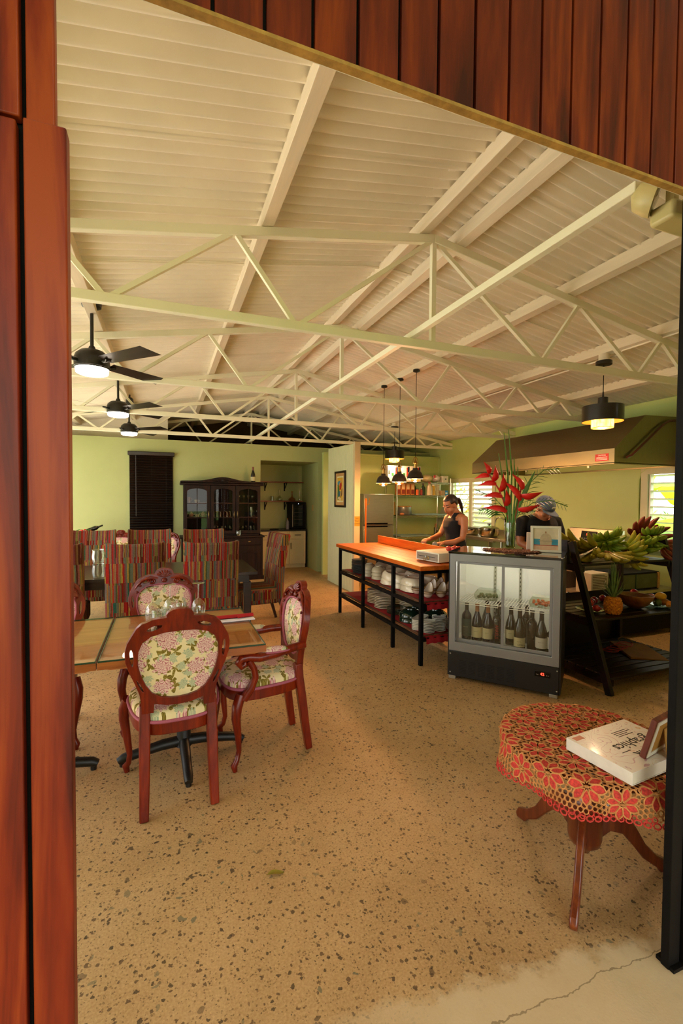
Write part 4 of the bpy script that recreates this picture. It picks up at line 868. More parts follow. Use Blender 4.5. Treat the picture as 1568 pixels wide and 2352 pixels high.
def pot(loc,label,r,h,lid=True,knob=True):
    t=thing('steel_pot',label,'pot',loc,group='steel pots on the sink counter'); MB().lathe([(0,0),(r*.8,0),(r,.03),(r,h),(r*1.04,h+.004),(r*.97,h),(r*.97,.03),(0,.01)],24).build('pot_body',STEELP,t,smooth=50)
    if lid: l=MB().lathe([(r*1.04,h+.005),(r*.8,h+.025),(r*.3,h+.045),(0,h+.05)],24).build('lid',glassm('lid_glass','#cfd0b8',.05,.4),t,smooth=60); MB().lathe([(.012,h+.045),(.012,h+.06),(.035,h+.066),(.035,h+.08),(0,h+.085)],12).build('knob',pm('brown_knob','#3a2416',.4),l,smooth=50)
    for s in (-1,1): MB().tube([(s*r*.98,-.04,h*.8),(s*(r+.04),-.03,h*.8),(s*(r+.04),.03,h*.8),(s*r*.98,.04,h*.8)],.006,6).build('handle',STEELP,t,smooth=60)
pot((5.27,6.55,.9005),'large steel pot with a glass lid under the kitchen window',.165,.15)
pot((5.25,7.02,.9005),'lower open steel pot between the woman and the lidded pot',.14,.11,False)
t=thing('blender','kitchen blender with a clear jar at the right of the faucet','blender',(5.35,6.1,.9005)); MB().lathe([(.09,0),(.085,.06),(.06,.14),(.055,.15)],16).build('motor_base',BLACKM,t,smooth=50); MB().lathe([(.05,.15),(.075,.38),(.07,.38),(.046,.155)],16).build('jar',glassm('blender_jar','#dcd9a8',.05,.2),t,smooth=50); MB().lathe([(.078,.38),(.078,.40),(.03,.41),(0,.42)],16).build('lid',BLACKM,t,smooth=50); MB().tube([(-.07,0,.36),(-.12,0,.35),(-.12,0,.22),(-.06,0,.2)],.012,8).build('handle',BLACKM,t,smooth=60)
# stove
BLKG=pm('black_glass_panel','#0c0b0a',.1,vary=.2)
t=thing('kitchen_range','stainless range with a control panel along the window wall','stove',(4.62,4.06,0))
MB().box(.02,.70,0,.78,.0,.90).build('body',INOX,t,bevel=.005); MB().box(0,.70,-.01,.79,.90,.93).build('cooktop',pm('pale_cooktop','#d2cdb6',.3),t,bevel=.004)
g=MB().prism([(.60,.93),(.70,.93),(.70,1.175),(.655,1.175)],-.005,.785,'xz').build('back_guard',INOX,t,bevel=.006)
MB().add([(.609+.003,.45,.99),(.609+.003,.22,.99),(.641,.22,1.14),(.641,.45,1.14)],[(0,1,2,3)]).map(lambda x,y,z:(x-.008,y+.12,z)).build('control_panel',BLKG,g)
text('clock_digits','3:15',.035,emis('red_digits','#ff3a20',5),g,(.618,.455,1.095),(R(78),0,R(-90)))
for i in range(12): MB().box(.604,.612,.36+.034*(i%6),.38+.034*(i%6),1.01+.03*(i//6),1.016+.03*(i//6)).map(lambda x,y,z:(x+(z-.99)*.2-.004,y,z)).build('panel_key',pm('key_print','#8c887c',.5),g)
d=MB().box(-.01,.02,.03,.75,.22,.74).build('oven_door',BLKG,t,bevel=.005); MB().tube([(-.05,.08,.70),(-.05,.70,.70)],.012,8).build('handle',CHROME,d); MB().box(-.005,.02,.03,.75,.07,.2).build('drawer',INOX,t)
for i in range(5): MB().lathe([(.02,0),(.018,.03),(0,.032)],12,axis='x').map(lambda x,y,z:(-x-.0,y+.12+.135*i,z+.82)).build('knob',CHROME,t)
t=thing('low_cabinet','low steel topped cabinet behind the fruit shelf, dark body added for shade','cabinet',(4.30,3.60,0)); MB().box(0,1.3,0,.42,.50,.53).build('table_top',INOX,t); MB().box(.02,1.28,.02,.40,.06,.50).build('shade_carcass',BLACKM,t)  # black carcass added to deepen the shade behind the fruit shelf
for x in (.03,1.27):
    for y in (.03,.39): MB().cyl(x,y,0,.50,.018,8).build('leg',CHROME,t)
t=thing('printed_carton','white carton printed with lines of text behind the fruit shelf','carton',(4.42,3.66,.5305)); MB().box(-.11,.14,0,.2,0,.22).build('carton',pm('white_carton','#cfc8b0',.6),t)
for i in range(11): MB().box(-.09,.12-.03*(i%4==2),-.001,.001,.02+.0175*i,.026+.0175*i).build('text_line',pm('brown_print','#5a3a2c',.7),t)
t=thing('glass_front_warmer','dark countertop food warmer with green tinted glass front','appliance',(4.60,3.64,.5305)); MB().box(0,.78,.02,.34,0,.20).build('body',BLACKM,t,bevel=.006); MB().box(.02,.76,.012,.02,.02,.18).build('glass_front',pm('green_tinted_glass','#3f4626',.15,vary=.2),t); MB().box(.38,.385,.006,.012,.02,.18).build('glass_joint',GEDGE,t); MB().box(.74,.77,.004,.02,.01,.19).build('trim',CUT,t)
tag(MB().box(-.15,.15,-.1,.1,0,.5).build('storage_box',pm('dim_box','#6b5a3a',.7),loc=(5.2,3.85,0),bevel=.004) ,'plain brown box on the floor under the worktable end','box') if 0 else None

# ---------------------------------------------------------------- hood, pipe, wiring on the right wall
t=thing('extractor_hood','long stainless extractor hood on the kitchen wall above the range','hood',(0,3.67,0))
L=2.51; prof=[(4.62,1.965),(4.62,2.125),(5.09,2.52),(5.695,2.54),(5.695,1.965)]
m=MB()
for i in range(3):
    (a,b),(c,d)=prof[i],prof[i+1]; m.add([(a,0,b),(a,L,b),(c,L,d),(c,0,d)],[(0,1,2,3)])
for y in (0,L): m.add([(a,y,b) for a,b in prof],[(0,1,2,3,4)])
m.build('hood_shell',INOXH,t,smooth=0)
MB().plate([rect(4.62,5.695,0,L),rect(4.66,5.655,.04,L-.04)],1.955,1.972,'xy').build('bottom_lip',INOXH,t); MB().box(4.66,5.655,.04,L-.04,2.08,2.09).build('inner_baffle',BLACKM,t)
for y in (.35,.85,1.35,1.85): MB().box(4.655,4.675,y,y+.03,1.93,2.0).build('clip',CHROME,t)
lb=MB().box(4.6175,4.6205,.07,.24,1.995,2.075).build('warning_label',pm('red_label','#b81818',.5),t)
text('lettering','CAUTION',.022,LABELW,lb,(4.6168,.155,2.058),(R(90),0,R(-90)))
for i in range(3): MB().box(4.6165,4.6178,.085,.225,2.008+.013*i,2.013+.013*i).build('text_line',LABELW,lb)
tag(MB().tube([(4.78,3.645,2.03),(4.84,3.635,2.05),(5.30,3.63,2.40),(5.42,3.63,2.47),(5.66,3.63,2.50)],.014,8).build('gas_pipe',pm('dark_red_pipe','#4a1e10',.45),smooth=60),'dark brown pipe running up across the end of the extractor hood','pipe')
t=thing('junction_box','small beige outlet box with a bent cable at the end of the hood','outlet',(5.685,3.60,1.99)); MB().box(-.03,.012,-.06,.06,-.07,.07).build('box_body',POSTP,t,bevel=.006)
for y in (-.025,.025): MB().lathe([(.016,0),(.016,.006)],12,axis='x').map(lambda x,y2,z:(-.03-x,y2+y,z-.01)).build('socket',pm('ochre_socket','#b08a3a',.5),t)
MB().tube([(-.01,.10,.10),(-.02,.08,.13),(-.02,-.02,.13),(-.01,-.04,.07)],.008,6).build('cable',pm('grey_cable','#7a7460',.5),t,smooth=60)
tag(MB().tube([(5.687,4.16,.95),(5.687,4.16,1.82),(5.687,4.13,1.90),(5.687,4.05,1.955),(5.687,3.3,1.985)],.013,8).build('wall_conduit',KWALL,smooth=60),'painted conduit bending around the window frame by the stove','conduit')

# ---------------------------------------------------------------- lamps and fans
FANB=pm('fan_black','#17140f',.4,vary=.2); FANBL=wood('fan_blade_walnut','#140d08','#24170d','#33210f',.4,1,'X'); OPAL=emis('opal_lamp','#fff1d8',6)
def fan_proto():
    t=thing('ceiling_fan','ceiling fan','fan',group='black ceiling fans with lit lamps')
    MB().lathe([(.075,.57),(.07,.535),(.03,.515),(0,.515)],20).build('canopy',FANB,t,smooth=50)
    MB().tube([(0,0,.19),(0,0,.53)],.0135,10).build('down_rod',FANB,t); MB().lathe([(.025,.185),(.028,.205),(.02,.225)],12).build('collar',FANB,t,smooth=50)
    MB().lathe([(.12,.05),(.13,.055),(.13,.12),(.118,.155),(.085,.185),(.03,.195),(0,.195)],26).build('motor_housing',FANB,t,smooth=50)
    MB().lathe([(.124,.045),(.124,.058)],26).build('light_rim',FANB,t,smooth=50)
    MB().lathe([(0,0),(.10,.002),(.118,.012),(.122,.045),(0,.045)],26).build('opal_light',OPAL,t,smooth=60)
    for i in range(4):
        a=R(42+90*i); b=MB()
        def fn(u,v):
            r=.15+.52*u; w=.15*(.80+.22*u)*(v-.5); cut=(.05*(v-.5) if u>.9 else 0)
            return (r+cut,w,.10-.20*w)
        b.grid(fn,8,2); b2=MB(); b2.v=[(x,y,z-.008) for x,y,z in b.v]; b.add(b2.v,b2.f)
        o=b.build('blade',FANBL,t,smooth=40); o.rotation_euler=(0,0,a)
        br=MB().tube([(.11,0,.09),(.16,.0,.085),(.20,.02,.09)],[.016,.012,.008],6).tube([(.16,0,.085),(.20,-.02,.095)],[.012,.008],6).build('blade_bracket',FANB,t,smooth=60); br.rotation_euler=(0,0,a)
    return t
FP=fan_proto()
for i,(y,z,l) in enumerate(((4.19,2.525,'black ceiling fan with a lit lamp, nearest, beside the red boards'),(6.40,2.545,'black ceiling fan with a lit lamp, the middle of three'),(8.30,2.55,'black ceiling fan with a lit lamp, farthest, before the green wall'))):
    o=FP if i==0 else clone(FP); put(o,(-.54,y,z),R(0 if i<2 else 12),l)
t=thing('ceiling_spotlight','small black spotlight fixed to the purlin behind the fans','spotlight',(-.47,7.34,2.86)); MB().lathe([(.05,0),(.055,.03),(.05,.10),(.03,.12)],14).build('can',FANB,t,smooth=50); MB().cyl(0,0,.11,.16,.012,8).build('stem',FANB,t)
DOME=pm('black_dome_enamel','#120f0c',.28,vary=.15,coat=.3); BRASS=pm('aged_brass','#a07c3e',.28,.9); INNER=pm('white_lamp_inside','#e8d8bc',.5); BULB=emis('warm_bulb','#ffb56a',60); GBOWL=glassm('pendant_glass','#ffd9b0',.05,.25)
WARM=(1,.52,.22)
def dome(x,y,label,z0):
    t=thing('dome_pendant',label,'pendant lamp',(x,y,z0),group='black dome pendants over the counter'); ztop=chord(x)-z0
    MB().lathe([(.045,ztop),(.045,ztop-.025),(.02,ztop-.035)],16).build('ceiling_cup',DOME,t,smooth=50); MB().tube([(0,0,.30),(0,0,ztop-.03)],.0035,6).build('cord',BLACKM,t)
    m=MB().lathe([(.108,.03),(.104,.035),(.10,.06),(.085,.105),(.06,.135),(.035,.145),(.032,.165),(.030,.17)],28); m.f=m.f[:-2]; m.m=m.m[:len(m.f)]; m.build('dome_shade',DOME,t,smooth=50)
    m=MB().lathe([(.103,.031),(.097,.06),(.082,.103),(.058,.131),(.03,.14)],28); m.f=m.f[:-2]; m.m=m.m[:len(m.f)]; m.build('shade_lining',INNER,t,smooth=50)
    m=MB().lathe([(.07,.034),(.066,.018),(.05,.004),(.025,-.006),(0,-.008)],22); m.f=m.f[:-1]; m.m=m.m[:len(m.f)]; m.build('glass_bowl',GBOWL,t,smooth=60)
    nk=MB().lathe([(.022,.168),(.022,.225),(.026,.228),(.026,.236),(.012,.262),(.006,.285),(.006,.305)],14).build('brass_neck',BRASS,t,smooth=50)
    MB().tube([(.040*cos(a),0,.222+.085*sin(a) if a>0 else .222) for a in [R(180*i/14) for i in range(15)]],.005,6).build('brass_loop',BRASS,nk,smooth=60)
    MB().ball((0,0,.035),.022,.022,.028,12,8).build('bulb',BULB,t,smooth=60); point_light('pendant_light',(0,0,.0),26,WARM,.05,t)
dome(2.985,6.08,'black dome pendant, leftmost and lowest looking of the three over the counter',1.745); dome(3.005,5.63,'black dome pendant, the middle one of the three over the counter',1.75); dome(2.99,5.17,'black dome pendant, rightmost of the three over the counter',1.775)
AMBER=NT('amber_shade'); _v=AMBER.coords((3,3,1)); _f=AMBER.noise(_v,6,4,.6,1.5); _c=AMBER.ramp(_f,((.35,'#8a4a10'),(.6,'#e0993a'))); AMBER.set(.4,0,_c); _tr=AMBER.n('BsdfTranslucent'); AMBER.l(_c,_tr.inputs[0]); _mx=AMBER.n('MixShader'); _mx.inputs[0].default_value=.75
AMBER.l(AMBER.b.outputs[0],_mx.inputs[1]); AMBER.l(_tr.outputs[0],_mx.inputs[2]); AMBER.l(_mx.outputs[0],AMBER.out.inputs[0]); AMBER=AMBER.m
def drum(x,y,label,z0,pw):
    t=thing('drum_pendant',label,'pendant lamp',(x,y,z0),group='black drum pendants with amber shades'); ztop=chord(x)-z0
    MB().lathe([(.05,ztop),(.05,ztop-.07)],18).build('mounting_box',PURL,t); MB().lathe([(.075,ztop-.07),(.075,ztop-.105),(0,ztop-.108)],20).build('ceiling_cup',DOME,t,smooth=50); MB().tube([(0,0,.36),(0,0,ztop-.1)],.004,6).build('cord',BLACKM,t)
    m=MB().lathe([(.187,.06),(.187,.215),(.04,.222)],32); m.f=m.f[:-2]; m.m=m.m[:len(m.f)]; m.build('drum_shade',DOME,t,smooth=40)
    m=MB().lathe([(.184,.061),(.184,.21),(.04,.214)],32); m.f=m.f[:-2]; m.m=m.m[:len(m.f)]; m.build('shade_lining',INNER,t,smooth=40)
    MB().lathe([(.046,.215),(.046,.30),(.01,.305),(.006,.36)],18).build('neck',DOME,t,smooth=40)
    m=MB().lathe([(.10,0),(.10,.19)],28); m.f=m.f[:-2]; m.m=m.m[:len(m.f)]; m.build('amber_cylinder',AMBER,t,smooth=60); MB().tube([(.1*cos(a),.1*sin(a),0) for a in [2*PI*i/28 for i in range(28)]],.003,5,closed=True).build('cylinder_rim',BRASS,t)
    MB().ball((0,0,.085),.025,.025,.035,12,8).build('bulb',BULB,t,smooth=60); point_light('pendant_light',(0,0,.03),pw,(1,.66,.38),.04,t)
drum(4.09,3.39,'black drum pendant with glowing amber cylinder hanging before the extractor hood',2.275,20); drum(4.12,7.92,'smaller looking far drum pendant above the kitchen wire rack',2.255,24)
# emergency light over the door
EMG=pm('yellowed_plastic','#cdbf86',.4,vary=.05)
t=thing('emergency_light','yellowed emergency lamp unit with two heads above the doorway','emergency light',(1.80,1.12,2.54)); MB().box(-.16,.16,-.02,.07,-.005,.06).build('unit_body',EMG,t,bevel=.012)
MB().ball((.005,.072,.03),.006,.005,.006,8,6).build('indicator',emis('red_led','#ff5048',6),t)
for s in (-1,1):
    a=MB().box(s*.12-.012,s*.12+.012,.0,.03,.05,.16).build('head_stem',EMG,t); h=MB().lathe([(.062,0),(.06,.02),(.045,.06),(.0,.08)],18).build('lamp_head',EMG,t,smooth=60); h.location=(s*.17,.04,.085); h.rotation_euler=(R(-70),0,R(s*-40)); l=MB().lathe([(.056,-.004),(0,-.01)],18).build('lens',CLEAR,t,smooth=60); l.location=h.location; l.rotation_euler=h.rotation_euler
# ---------------------------------------------------------------- serving counter
TOPW=wood('orange_counter_wood','#a0480c','#c86014','#dc7c22',.38,.6,'Y',spec=.3); SHW=wood('brown_shelf_wood','#3a1f10','#5c3419','#754722',.5,.7,'Y'); REDC=pm('red_shelf_cloth','#9c0d16',.8,vary=.15,scale=40,bump=.08)
t=thing('serving_counter','black steel framed counter with an orange wooden top and two open shelves','counter')
for y in (5.80,5.03,4.25,3.69):
    for x in (2.215,2.775): MB().box(x-.0175,x+.0175,y-.0175,y+.0175,0,.89).build('post',BLACKM,t,bevel=.002)
for z in (.872,.555,.24):
    for x in (2.215,2.775): MB().box(x-.016,x+.016,3.69,5.80,z-.017,z+.017).build('rail',BLACKM,t)
    for y in (3.69,5.80): MB().box(2.215,2.775,y-.016,y+.016,z-.017,z+.017).build('rail',BLACKM,t)
for i in range(5): MB().box(2.175+.126*i,2.175+.126*(i+1)-.001,3.645,5.865,.8905,.932).build('top_board',TOPW,t,bevel=.002)
MB().box(2.785,2.805,3.72,5.83,.932,1.035).build('backsplash',TOPW,t,bevel=.003)
for z in (.573,.258):
    for k in range(4): MB().box(2.236+.13*k,2.236+.13*k+.127,3.70,5.79,z-.001,z+.018).build('shelf_plank',SHW,t,bevel=.002)
def runner(z,label):
    def fn(u,v):
        x=2.262+.49*u; y=3.66+2.1*v; zz=z+.0195+.0012*sin(21*v+9*u)
        if v<.03: zz-=.075*(1-v/.03)+.006*sin(40*u); y=3.668+.004*sin(37*u)
        return (x,y,zz)
    tag(MB().grid(fn,24,100).build('shelf_runner',REDC,smooth=60),label,'cloth')
runner(.573,'red cloth runner covering the upper counter shelf'); runner(.258,'red cloth runner covering the lower counter shelf')
ZU,ZL=.5945,.2795
CLAYD=pm('dark_slate_ceramic','#3c4143',.45,vary=.25,scale=30); CLAYG=pm('grey_beige_ceramic','#b3a78a',.35,vary=.12,scale=12); CREAMC=pm('cream_glaze','#ded2b6',.15,vary=.08,scale=8,coat=.4); WHITEC=pm('white_glaze','#dcd9cc',.15,vary=.04,coat=.4); GREENG=pm('dark_green_glass','#12281c',.08,vary=.3,coat=.6); TEARC=pm('pale_tear_glaze','#cbb9a4',.2,vary=.12,scale=12,coat=.4); TEARB=pm('brown_glaze_rim','#7d5a2c',.25,vary=.3,scale=20)
ORDT=['topmost','second from top','third from top','fourth from top','fifth from top','sixth from top','seventh from top','eighth from top','ninth from top','tenth from top','eleventh from top']
def plate_me(r,h,mat,n=28):
    me=MB().lathe([(0,0),(r*.6,0),(r*.66,.004),(r,h*.75),(r,h),(r*.66,.009),(0,.007)],n).mesh('plate',50); me.materials.append(mat); return me
def stack(name,me,x,y,z,n,dz,label,cat,group):
    for i in range(n):
        o=bpy.data.objects.new(name,me); COL.objects.link(o); o.location=(x+random.uniform(-.003,.003),y+random.uniform(-.003,.003),z+i*dz); o.rotation_euler=(0,0,random.uniform(0,6)); tag(o,'%s, %s'%(label,'topmost' if i==n-1 else 'lowest' if i==0 else ORDT[n-1-i]),cat,group)
dk=plate_me(.105,.013,CLAYD); stack('dark_plate',dk,2.42,5.62,ZU,11,.0132,'dark slate plate in the rear dark stack on the upper shelf','plate','dark plates, rear stack'); stack('dark_plate',dk,2.345,5.40,ZU,9,.0132,'dark slate plate in the front dark stack on the upper shelf','plate','dark plates, front stack')
def invbowl(r,h,mat): # bowl turned upside down, foot ring on top
    me=MB().lathe([(r,0),(r*1.0,.012),(r*.92,h*.45),(r*.62,h*.8),(r*.48,h*.86),(r*.46,h),(r*.40,h),(r*.38,h*.9),(0,h*.9)],26).mesh('bowl',50); me.materials.append(mat); return me
bw=invbowl(.085,.075,CLAYG)
for x,y,n,l in ((2.36,5.17,3,'left front'),(2.38,4.95,3,'right front'),(2.58,5.28,3,'left rear'),(2.60,5.02,3,'middle rear'),(2.58,4.76,3,'right rear')):
    stack('upturned_bowl',bw,x,y,ZU,n,.042,'upturned grey beige bowl in the %s stack, upper shelf'%l,'bowl','upturned grey bowls, %s stack'%l)
def serving(loc,rz,label,tilt=0,r=(.15,.10),h=.075):
    t=thing('serving_dish',label,'dish',loc,rz,'cream serving dishes'); m=MB(); n=28; pr=[(1,0),(1.0,.2),(.94,.6),(.78,.9),(.62,1.0),(.60,.97),(0,.95)]
    vs=[]
    for k,z in pr[:-1]: vs+=[(x*k,y*k,z*h) for x,y in ellipse(r[0],r[1],n,p=2.5)]
    vs.append((0,0,.95*h)); fs=[(j*n+i,j*n+(i+1)%n,(j+1)*n+(i+1)%n,(j+1)*n+i) for j in range(len(pr)-2) for i in range(n)]+[((len(pr)-2)*n+i,(len(pr)-2)*n+(i+1)%n,(len(pr)-1)*n) for i in range(n)]
    m.add(vs,fs).build('dish_shell',CREAMC,t,smooth=60); t.rotation_euler=(0,R(tilt),rz)
    MB().tube([(x*1.0,y*1.0,.004) for x,y in ellipse(r[0],r[1],n,p=2.5)],.005,6,closed=True).build('dish_rim',CREAMC,t,smooth=60)
for i,(x,y,k,rz,tl) in enumerate(((2.36,4.62,0,80,0),(2.37,4.60,1,84,-7),(2.38,4.40,0,75,0),(2.38,4.39,1,75,0),(2.39,4.18,0,95,0),(2.39,4.18,1,97,2),(2.58,4.52,0,90,0),(2.60,4.50,1,85,-5),(2.60,4.22,0,90,0),(2.60,4.21,1,90,3))):
    nm=('front row left','front row middle','front row right','back row left','back row right')[i//2]
    serving((x,y,ZU+.005+k*.06),R(rz),'cream upturned serving dish, %s of the %s pair on the upper shelf'%('upper' if k else 'lower',nm),tl,(.135,.095))
def tear(loc,rz,label,up):
    t=thing('teardrop_bowl',label,'bowl',loc,rz,'teardrop bowls with brown rims'); L=.085
    def shell(u,v,inner):
        a=2*PI*u; s=v; x=.052*sin(a)*s; y=.05*cos(a)*s; tip=max(0,cos(a))**1.7; k=.9 if inner else 1
        return (x*k,y*k+.045*tip*s*k,(.004 if inner else 0)+.042*s**3+.075*tip*s**3)
    MB().grid(lambda u,v:shell(u,v,False),28,7).grid(lambda u,v:shell(u,v,True),28,7).build('bowl_shell',TEARC,t,smooth=60)
    MB().tube([tuple((p+q)/2 for p,q in zip(shell(i/28,1,False),shell(i/28,1,True))) for i in range(28)],.0052,6,closed=True).build('glazed_rim',TEARB,t,smooth=60)
i=0
for x,y in ((2.36,4.02),(2.37,3.83),(2.50,3.80),(2.63,3.86),(2.50,3.97),(2.62,4.02)):
    nm=('leftmost front','second front','third front','rightmost front','rear left','rear right')[i]; i+=1
    for k in range(2): tear((x,y,ZU+.002+k*.017),R(-48),'%s teardrop bowl with brown rim, %s of the %s pair'%('upper' if k else 'lower','top' if k else 'bottom',nm),0)
wp=plate_me(.115,.018,CREAMC); 
for x,y,n,l in ((2.42,5.08,9,'left rear'),(2.385,4.80,8,'left front'),(2.64,4.95,7,'back'),(2.62,4.62,7,'right rear')): stack('cream_plate',wp,x,y,ZL,n,.0182,'cream plate in the %s stack on the lower shelf'%l,'plate','cream plates, %s stack'%l)
gp=plate_me(.12,.02,GREENG); stack('green_glass_plate',gp,2.40,4.50,ZL,4,.016,'green glass plate in the flat stack on the lower shelf','plate','green glass plates')
gb=invbowl(.125,.085,GREENG)
for x,y,l in ((2.39,4.19,'front'),(2.62,4.36,'rear left'),(2.62,4.08,'rear right')): stack('green_glass_bowl',gb,x,y,ZL,2,.05,'upturned dark green glass bowl in the %s pair, lower shelf'%l,'bowl','upturned green bowls, %s pair'%l)
sp_=plate_me(.062,.014,WHITEC); stack('small_white_plate',sp_,2.335,3.76,ZL,8,.0145,'small white plate in the stack nearest the front corner post','plate','small white plates, front'); stack('small_white_plate',sp_,2.47,3.78,ZL,9,.0145,'small white plate in the tall middle stack at the counter end','plate','small white plates, middle'); stack('small_white_plate',sp_,2.62,3.78,ZL,7,.0145,'small white plate in the right stack beside the glass door fridge','plate','small white plates, right')
lp=MB(); n=28
vs=[(x,y,0) for x,y in ellipse(.05,.13,n,p=4)]+[(x*1.1,y*1.05,.014) for x,y in ellipse(.05,.13,n,p=4)]+[(x*.8,y*.92,.006) for x,y in ellipse(.05,.13,n,p=4)]
lp.add(vs,[tuple(range(n-1,-1,-1)),tuple(2*n+i for i in range(n))]+[(k*n+i,k*n+(i+1)%n,(k+1)*n+(i+1)%n,(k+1)*n+i) for k in range(2) for i in range(n)]); lpm=lp.mesh('long_dish',50); lpm.materials.append(WHITEC)
for i in range(7):
    o=bpy.data.objects.new('long_white_dish',lpm); COL.objects.link(o); o.location=(2.36,3.95,ZL+.0145*i); o.rotation_euler=(0,0,R(-50)); tag(o,'narrow white dish stacked behind the small white plates, '+('lowest' if i==0 else ORDT[6-i]),'dish','narrow white dishes')
for x,y,l in ((2.52,3.94,'left'),(2.60,3.91,'right')):
    t=thing('white_creamer','small white creamer jug, the %s one behind the small plates'%l,'jug',(x,y,ZL),R(30)); MB().lathe([(0,0),(.028,0),(.034,.04),(.022,.09),(.026,.11),(.022,.11),(.018,.09),(0,.02)],16).build('jug_body',WHITEC,t,smooth=60); MB().tube([(.03,0,.09),(.052,0,.08),(.05,0,.04),(.032,0,.035)],.005,6).build('handle',WHITEC,t,smooth=60)
# cash drawer and tomatoes
cdl=Vector((2.375,4.07,.9325)); a_=math.atan2(3.74-4.07,2.43-2.375)
t=thing('cash_drawer','white cash drawer with a grey key panel on the wooden counter','cash drawer',cdl,a_)
MB().box(0,.335,0,.40,.008,.10).build('case',WHITEP,t,bevel=.006); f=MB().box(.016,.319,-.004,.02,.02,.088).build('drawer_front',pm('taupe_panel','#8f8270',.4,vary=.05),t,bevel=.003)
MB().box(.04,.29,-.006,-.003,.052,.056).build('slot',BLACKM,f); MB().lathe([(.011,0),(.011,.012)],12,axis='y').map(lambda x,y,z:(x+.165,-y-.004,z+.054)).build('lock',CHROME,f)
for dx,dz in ((.145,.035),(.19,.05)): MB().tube([(dx+.012*cos(q),-.012,dz-.01+.016*sin(q)) for q in [2*PI*i/10 for i in range(10)]],.003,5,closed=True).build('key',BRASS,f)
for x in (.03,.30):
    for y in (.04,.36): MB().cyl(x,y,0,.009,.012,8).build('foot',BLACKM,t)
TOM=pm('red_tomato_skin','#d03a34',.25,vary=.15,scale=8,coat=.3); STALK=pm('green_stalk','#4a6a24',.6)
def tomato(loc,r,label,elong=1.25,rz=0,name='tomato',mat=None,cat='tomato'):
    t=thing(name,label,cat,loc,rz); MB().ball((0,0,r),r*elong,r,r,16,10).build('fruit',mat or TOM,t,smooth=80); MB().tube([(r*elong*.97,0,r),(r*elong*1.08,0,r*1.05)],.003,5).build('stem',STALK,t)
for i,(u,v,l) in enumerate(((.235,.22,'left'),(.285,.235,'middle front'),(.30,.29,'right'),(.24,.30,'rear'))):
    c=cdl+Vector((u*cos(a_)-v*sin(a_),u*sin(a_)+v*cos(a_),.1005)); tomato(c,.027,'%s red tomato on the white cash drawer'%l,1.2,R(200+60*i))

# ---------------------------------------------------------------- glass door display fridge
FA=Vector((2.288,3.361,0)); FR=math.atan2(-.76433,.64483)
def F(x,y,z): return (FA.x+x*cos(FR)-y*sin(FR),FA.y+x*sin(FR)+y*cos(FR),z)
GREYF=pm('grey_fridge_frame','#8f9091',.35,.3,vary=.04); LINER=pm('white_fridge_liner','#e6e4da',.35,vary=.02); DBLACK=pm('fridge_black_enamel','#17181a',.4,vary=.15); SILV=pm('silver_foot','#c9c7bc',.3,.8)
DGL=glassm('fridge_glass','#f6f6f2',.0,.05)
W,D=.887,.52
t=thing('display_fridge','black glass fronted display fridge with sliding doors and wine bottles','fridge',FA,FR)
MB().box(0,.02,0,D,.03,1.085).box(W-.02,W,0,D,.03,1.085).box(0,W,D-.03,D,.03,1.085).build('outer_case',DBLACK,t)
MB().box(-.004,W+.004,-.012,D,1.085,1.103).build('black_glass_top',pm('glossy_black_top','#0d0f0d',.04,vary=.2,coat=.8),t,bevel=.003)
MB().box(.022,W-.022,.055,D-.032,.262,.322).box(.022,.032,.055,D-.032,.322,1.06).box(W-.032,W-.022,.055,D-.032,.322,1.06).box(.032,W-.032,D-.042,D-.032,.322,1.06).box(.022,W-.022,.055,D-.032,1.06,1.075).build('liner',LINER,t)
for x in (.3,.52): 
    m=MB().box(x-.011,x+.011,D-.05,D-.042,.4,.98)
    m.build('shelf_track',SILV,t)
    for k in range(14): MB().box(x-.003,x+.003,D-.052,D-.05,.42+.038*k,.436+.038*k).build('track_slot',BLACKM,t)
MB().box(.04,W-.04,.06,.085,1.03,1.052).build('led_strip',emis('cool_led','#f8f6f0',9),t)
MB().plate([rect(.012,W-.012,.25,1.084),rect(.062,W-.066,.325,1.02)],-.012,.012,'xz').build('front_frame',GREYF,t,bevel=.003)
for a,b,y,nm in ((.064,.455,.030,'left'),(.435,W-.068,.016,'right')):
    d=MB().plate([rect(a,b,.327,1.018),rect(a+.022,b-.022,.352,.998)],y-.006,y+.006,'xz').build('sliding_door',GREYF,t,bevel=.002); d['label']=nm+' sliding glass door'
    MB().box(a+.02,b-.02,y-.002,y+.002,.35,1.0).build('door_glass',DGL,d,smooth=0)
    if nm=='right': text('lettering','LOW-E',.02,INK,d,((a+b)/2-.03,y-.003,.375),(R(90),0,0))
b=MB().box(.012,W-.012,-.008,.05,.03,.248).build('base_panel',DBLACK,t,bevel=.004)
for g in range(6):
    x0=.105+.077*g; m=MB()
    for k in range(9): m.box(x0,x0+.058,-.0095,-.0075,.065+.013*k,.071+.013*k)
    m.build('vent_slots',pm('vent_shadow_black','#050505',.7),b)
q=MB().box(.70,.815,-.0125,-.008,.155,.20).build('control_panel',BLKG,b,bevel=.003); text('red_digits','42',.03,emis('red_fridge_digits','#ff2a1a',6),q,(.757,-.0135,.178),(R(90),0,0))
for x in (.715,.725,.79,.802): MB().ball((x,-.0125,.172),.003,.002,.003,6,5).build('key',SILV,q)
for x,z in ((.025,.06),(.025,.22),(W-.025,.06),(W-.025,.22)): MB().ball((x,-.008,z),.006,.003,.006,8,5).build('screw',SILV,b)
for x in (.04,W-.05):
    for y in (.0,D-.05): MB().box(x-.03,x+.03,y,y+.04,0,.03).build('foot',SILV,t,bevel=.004)
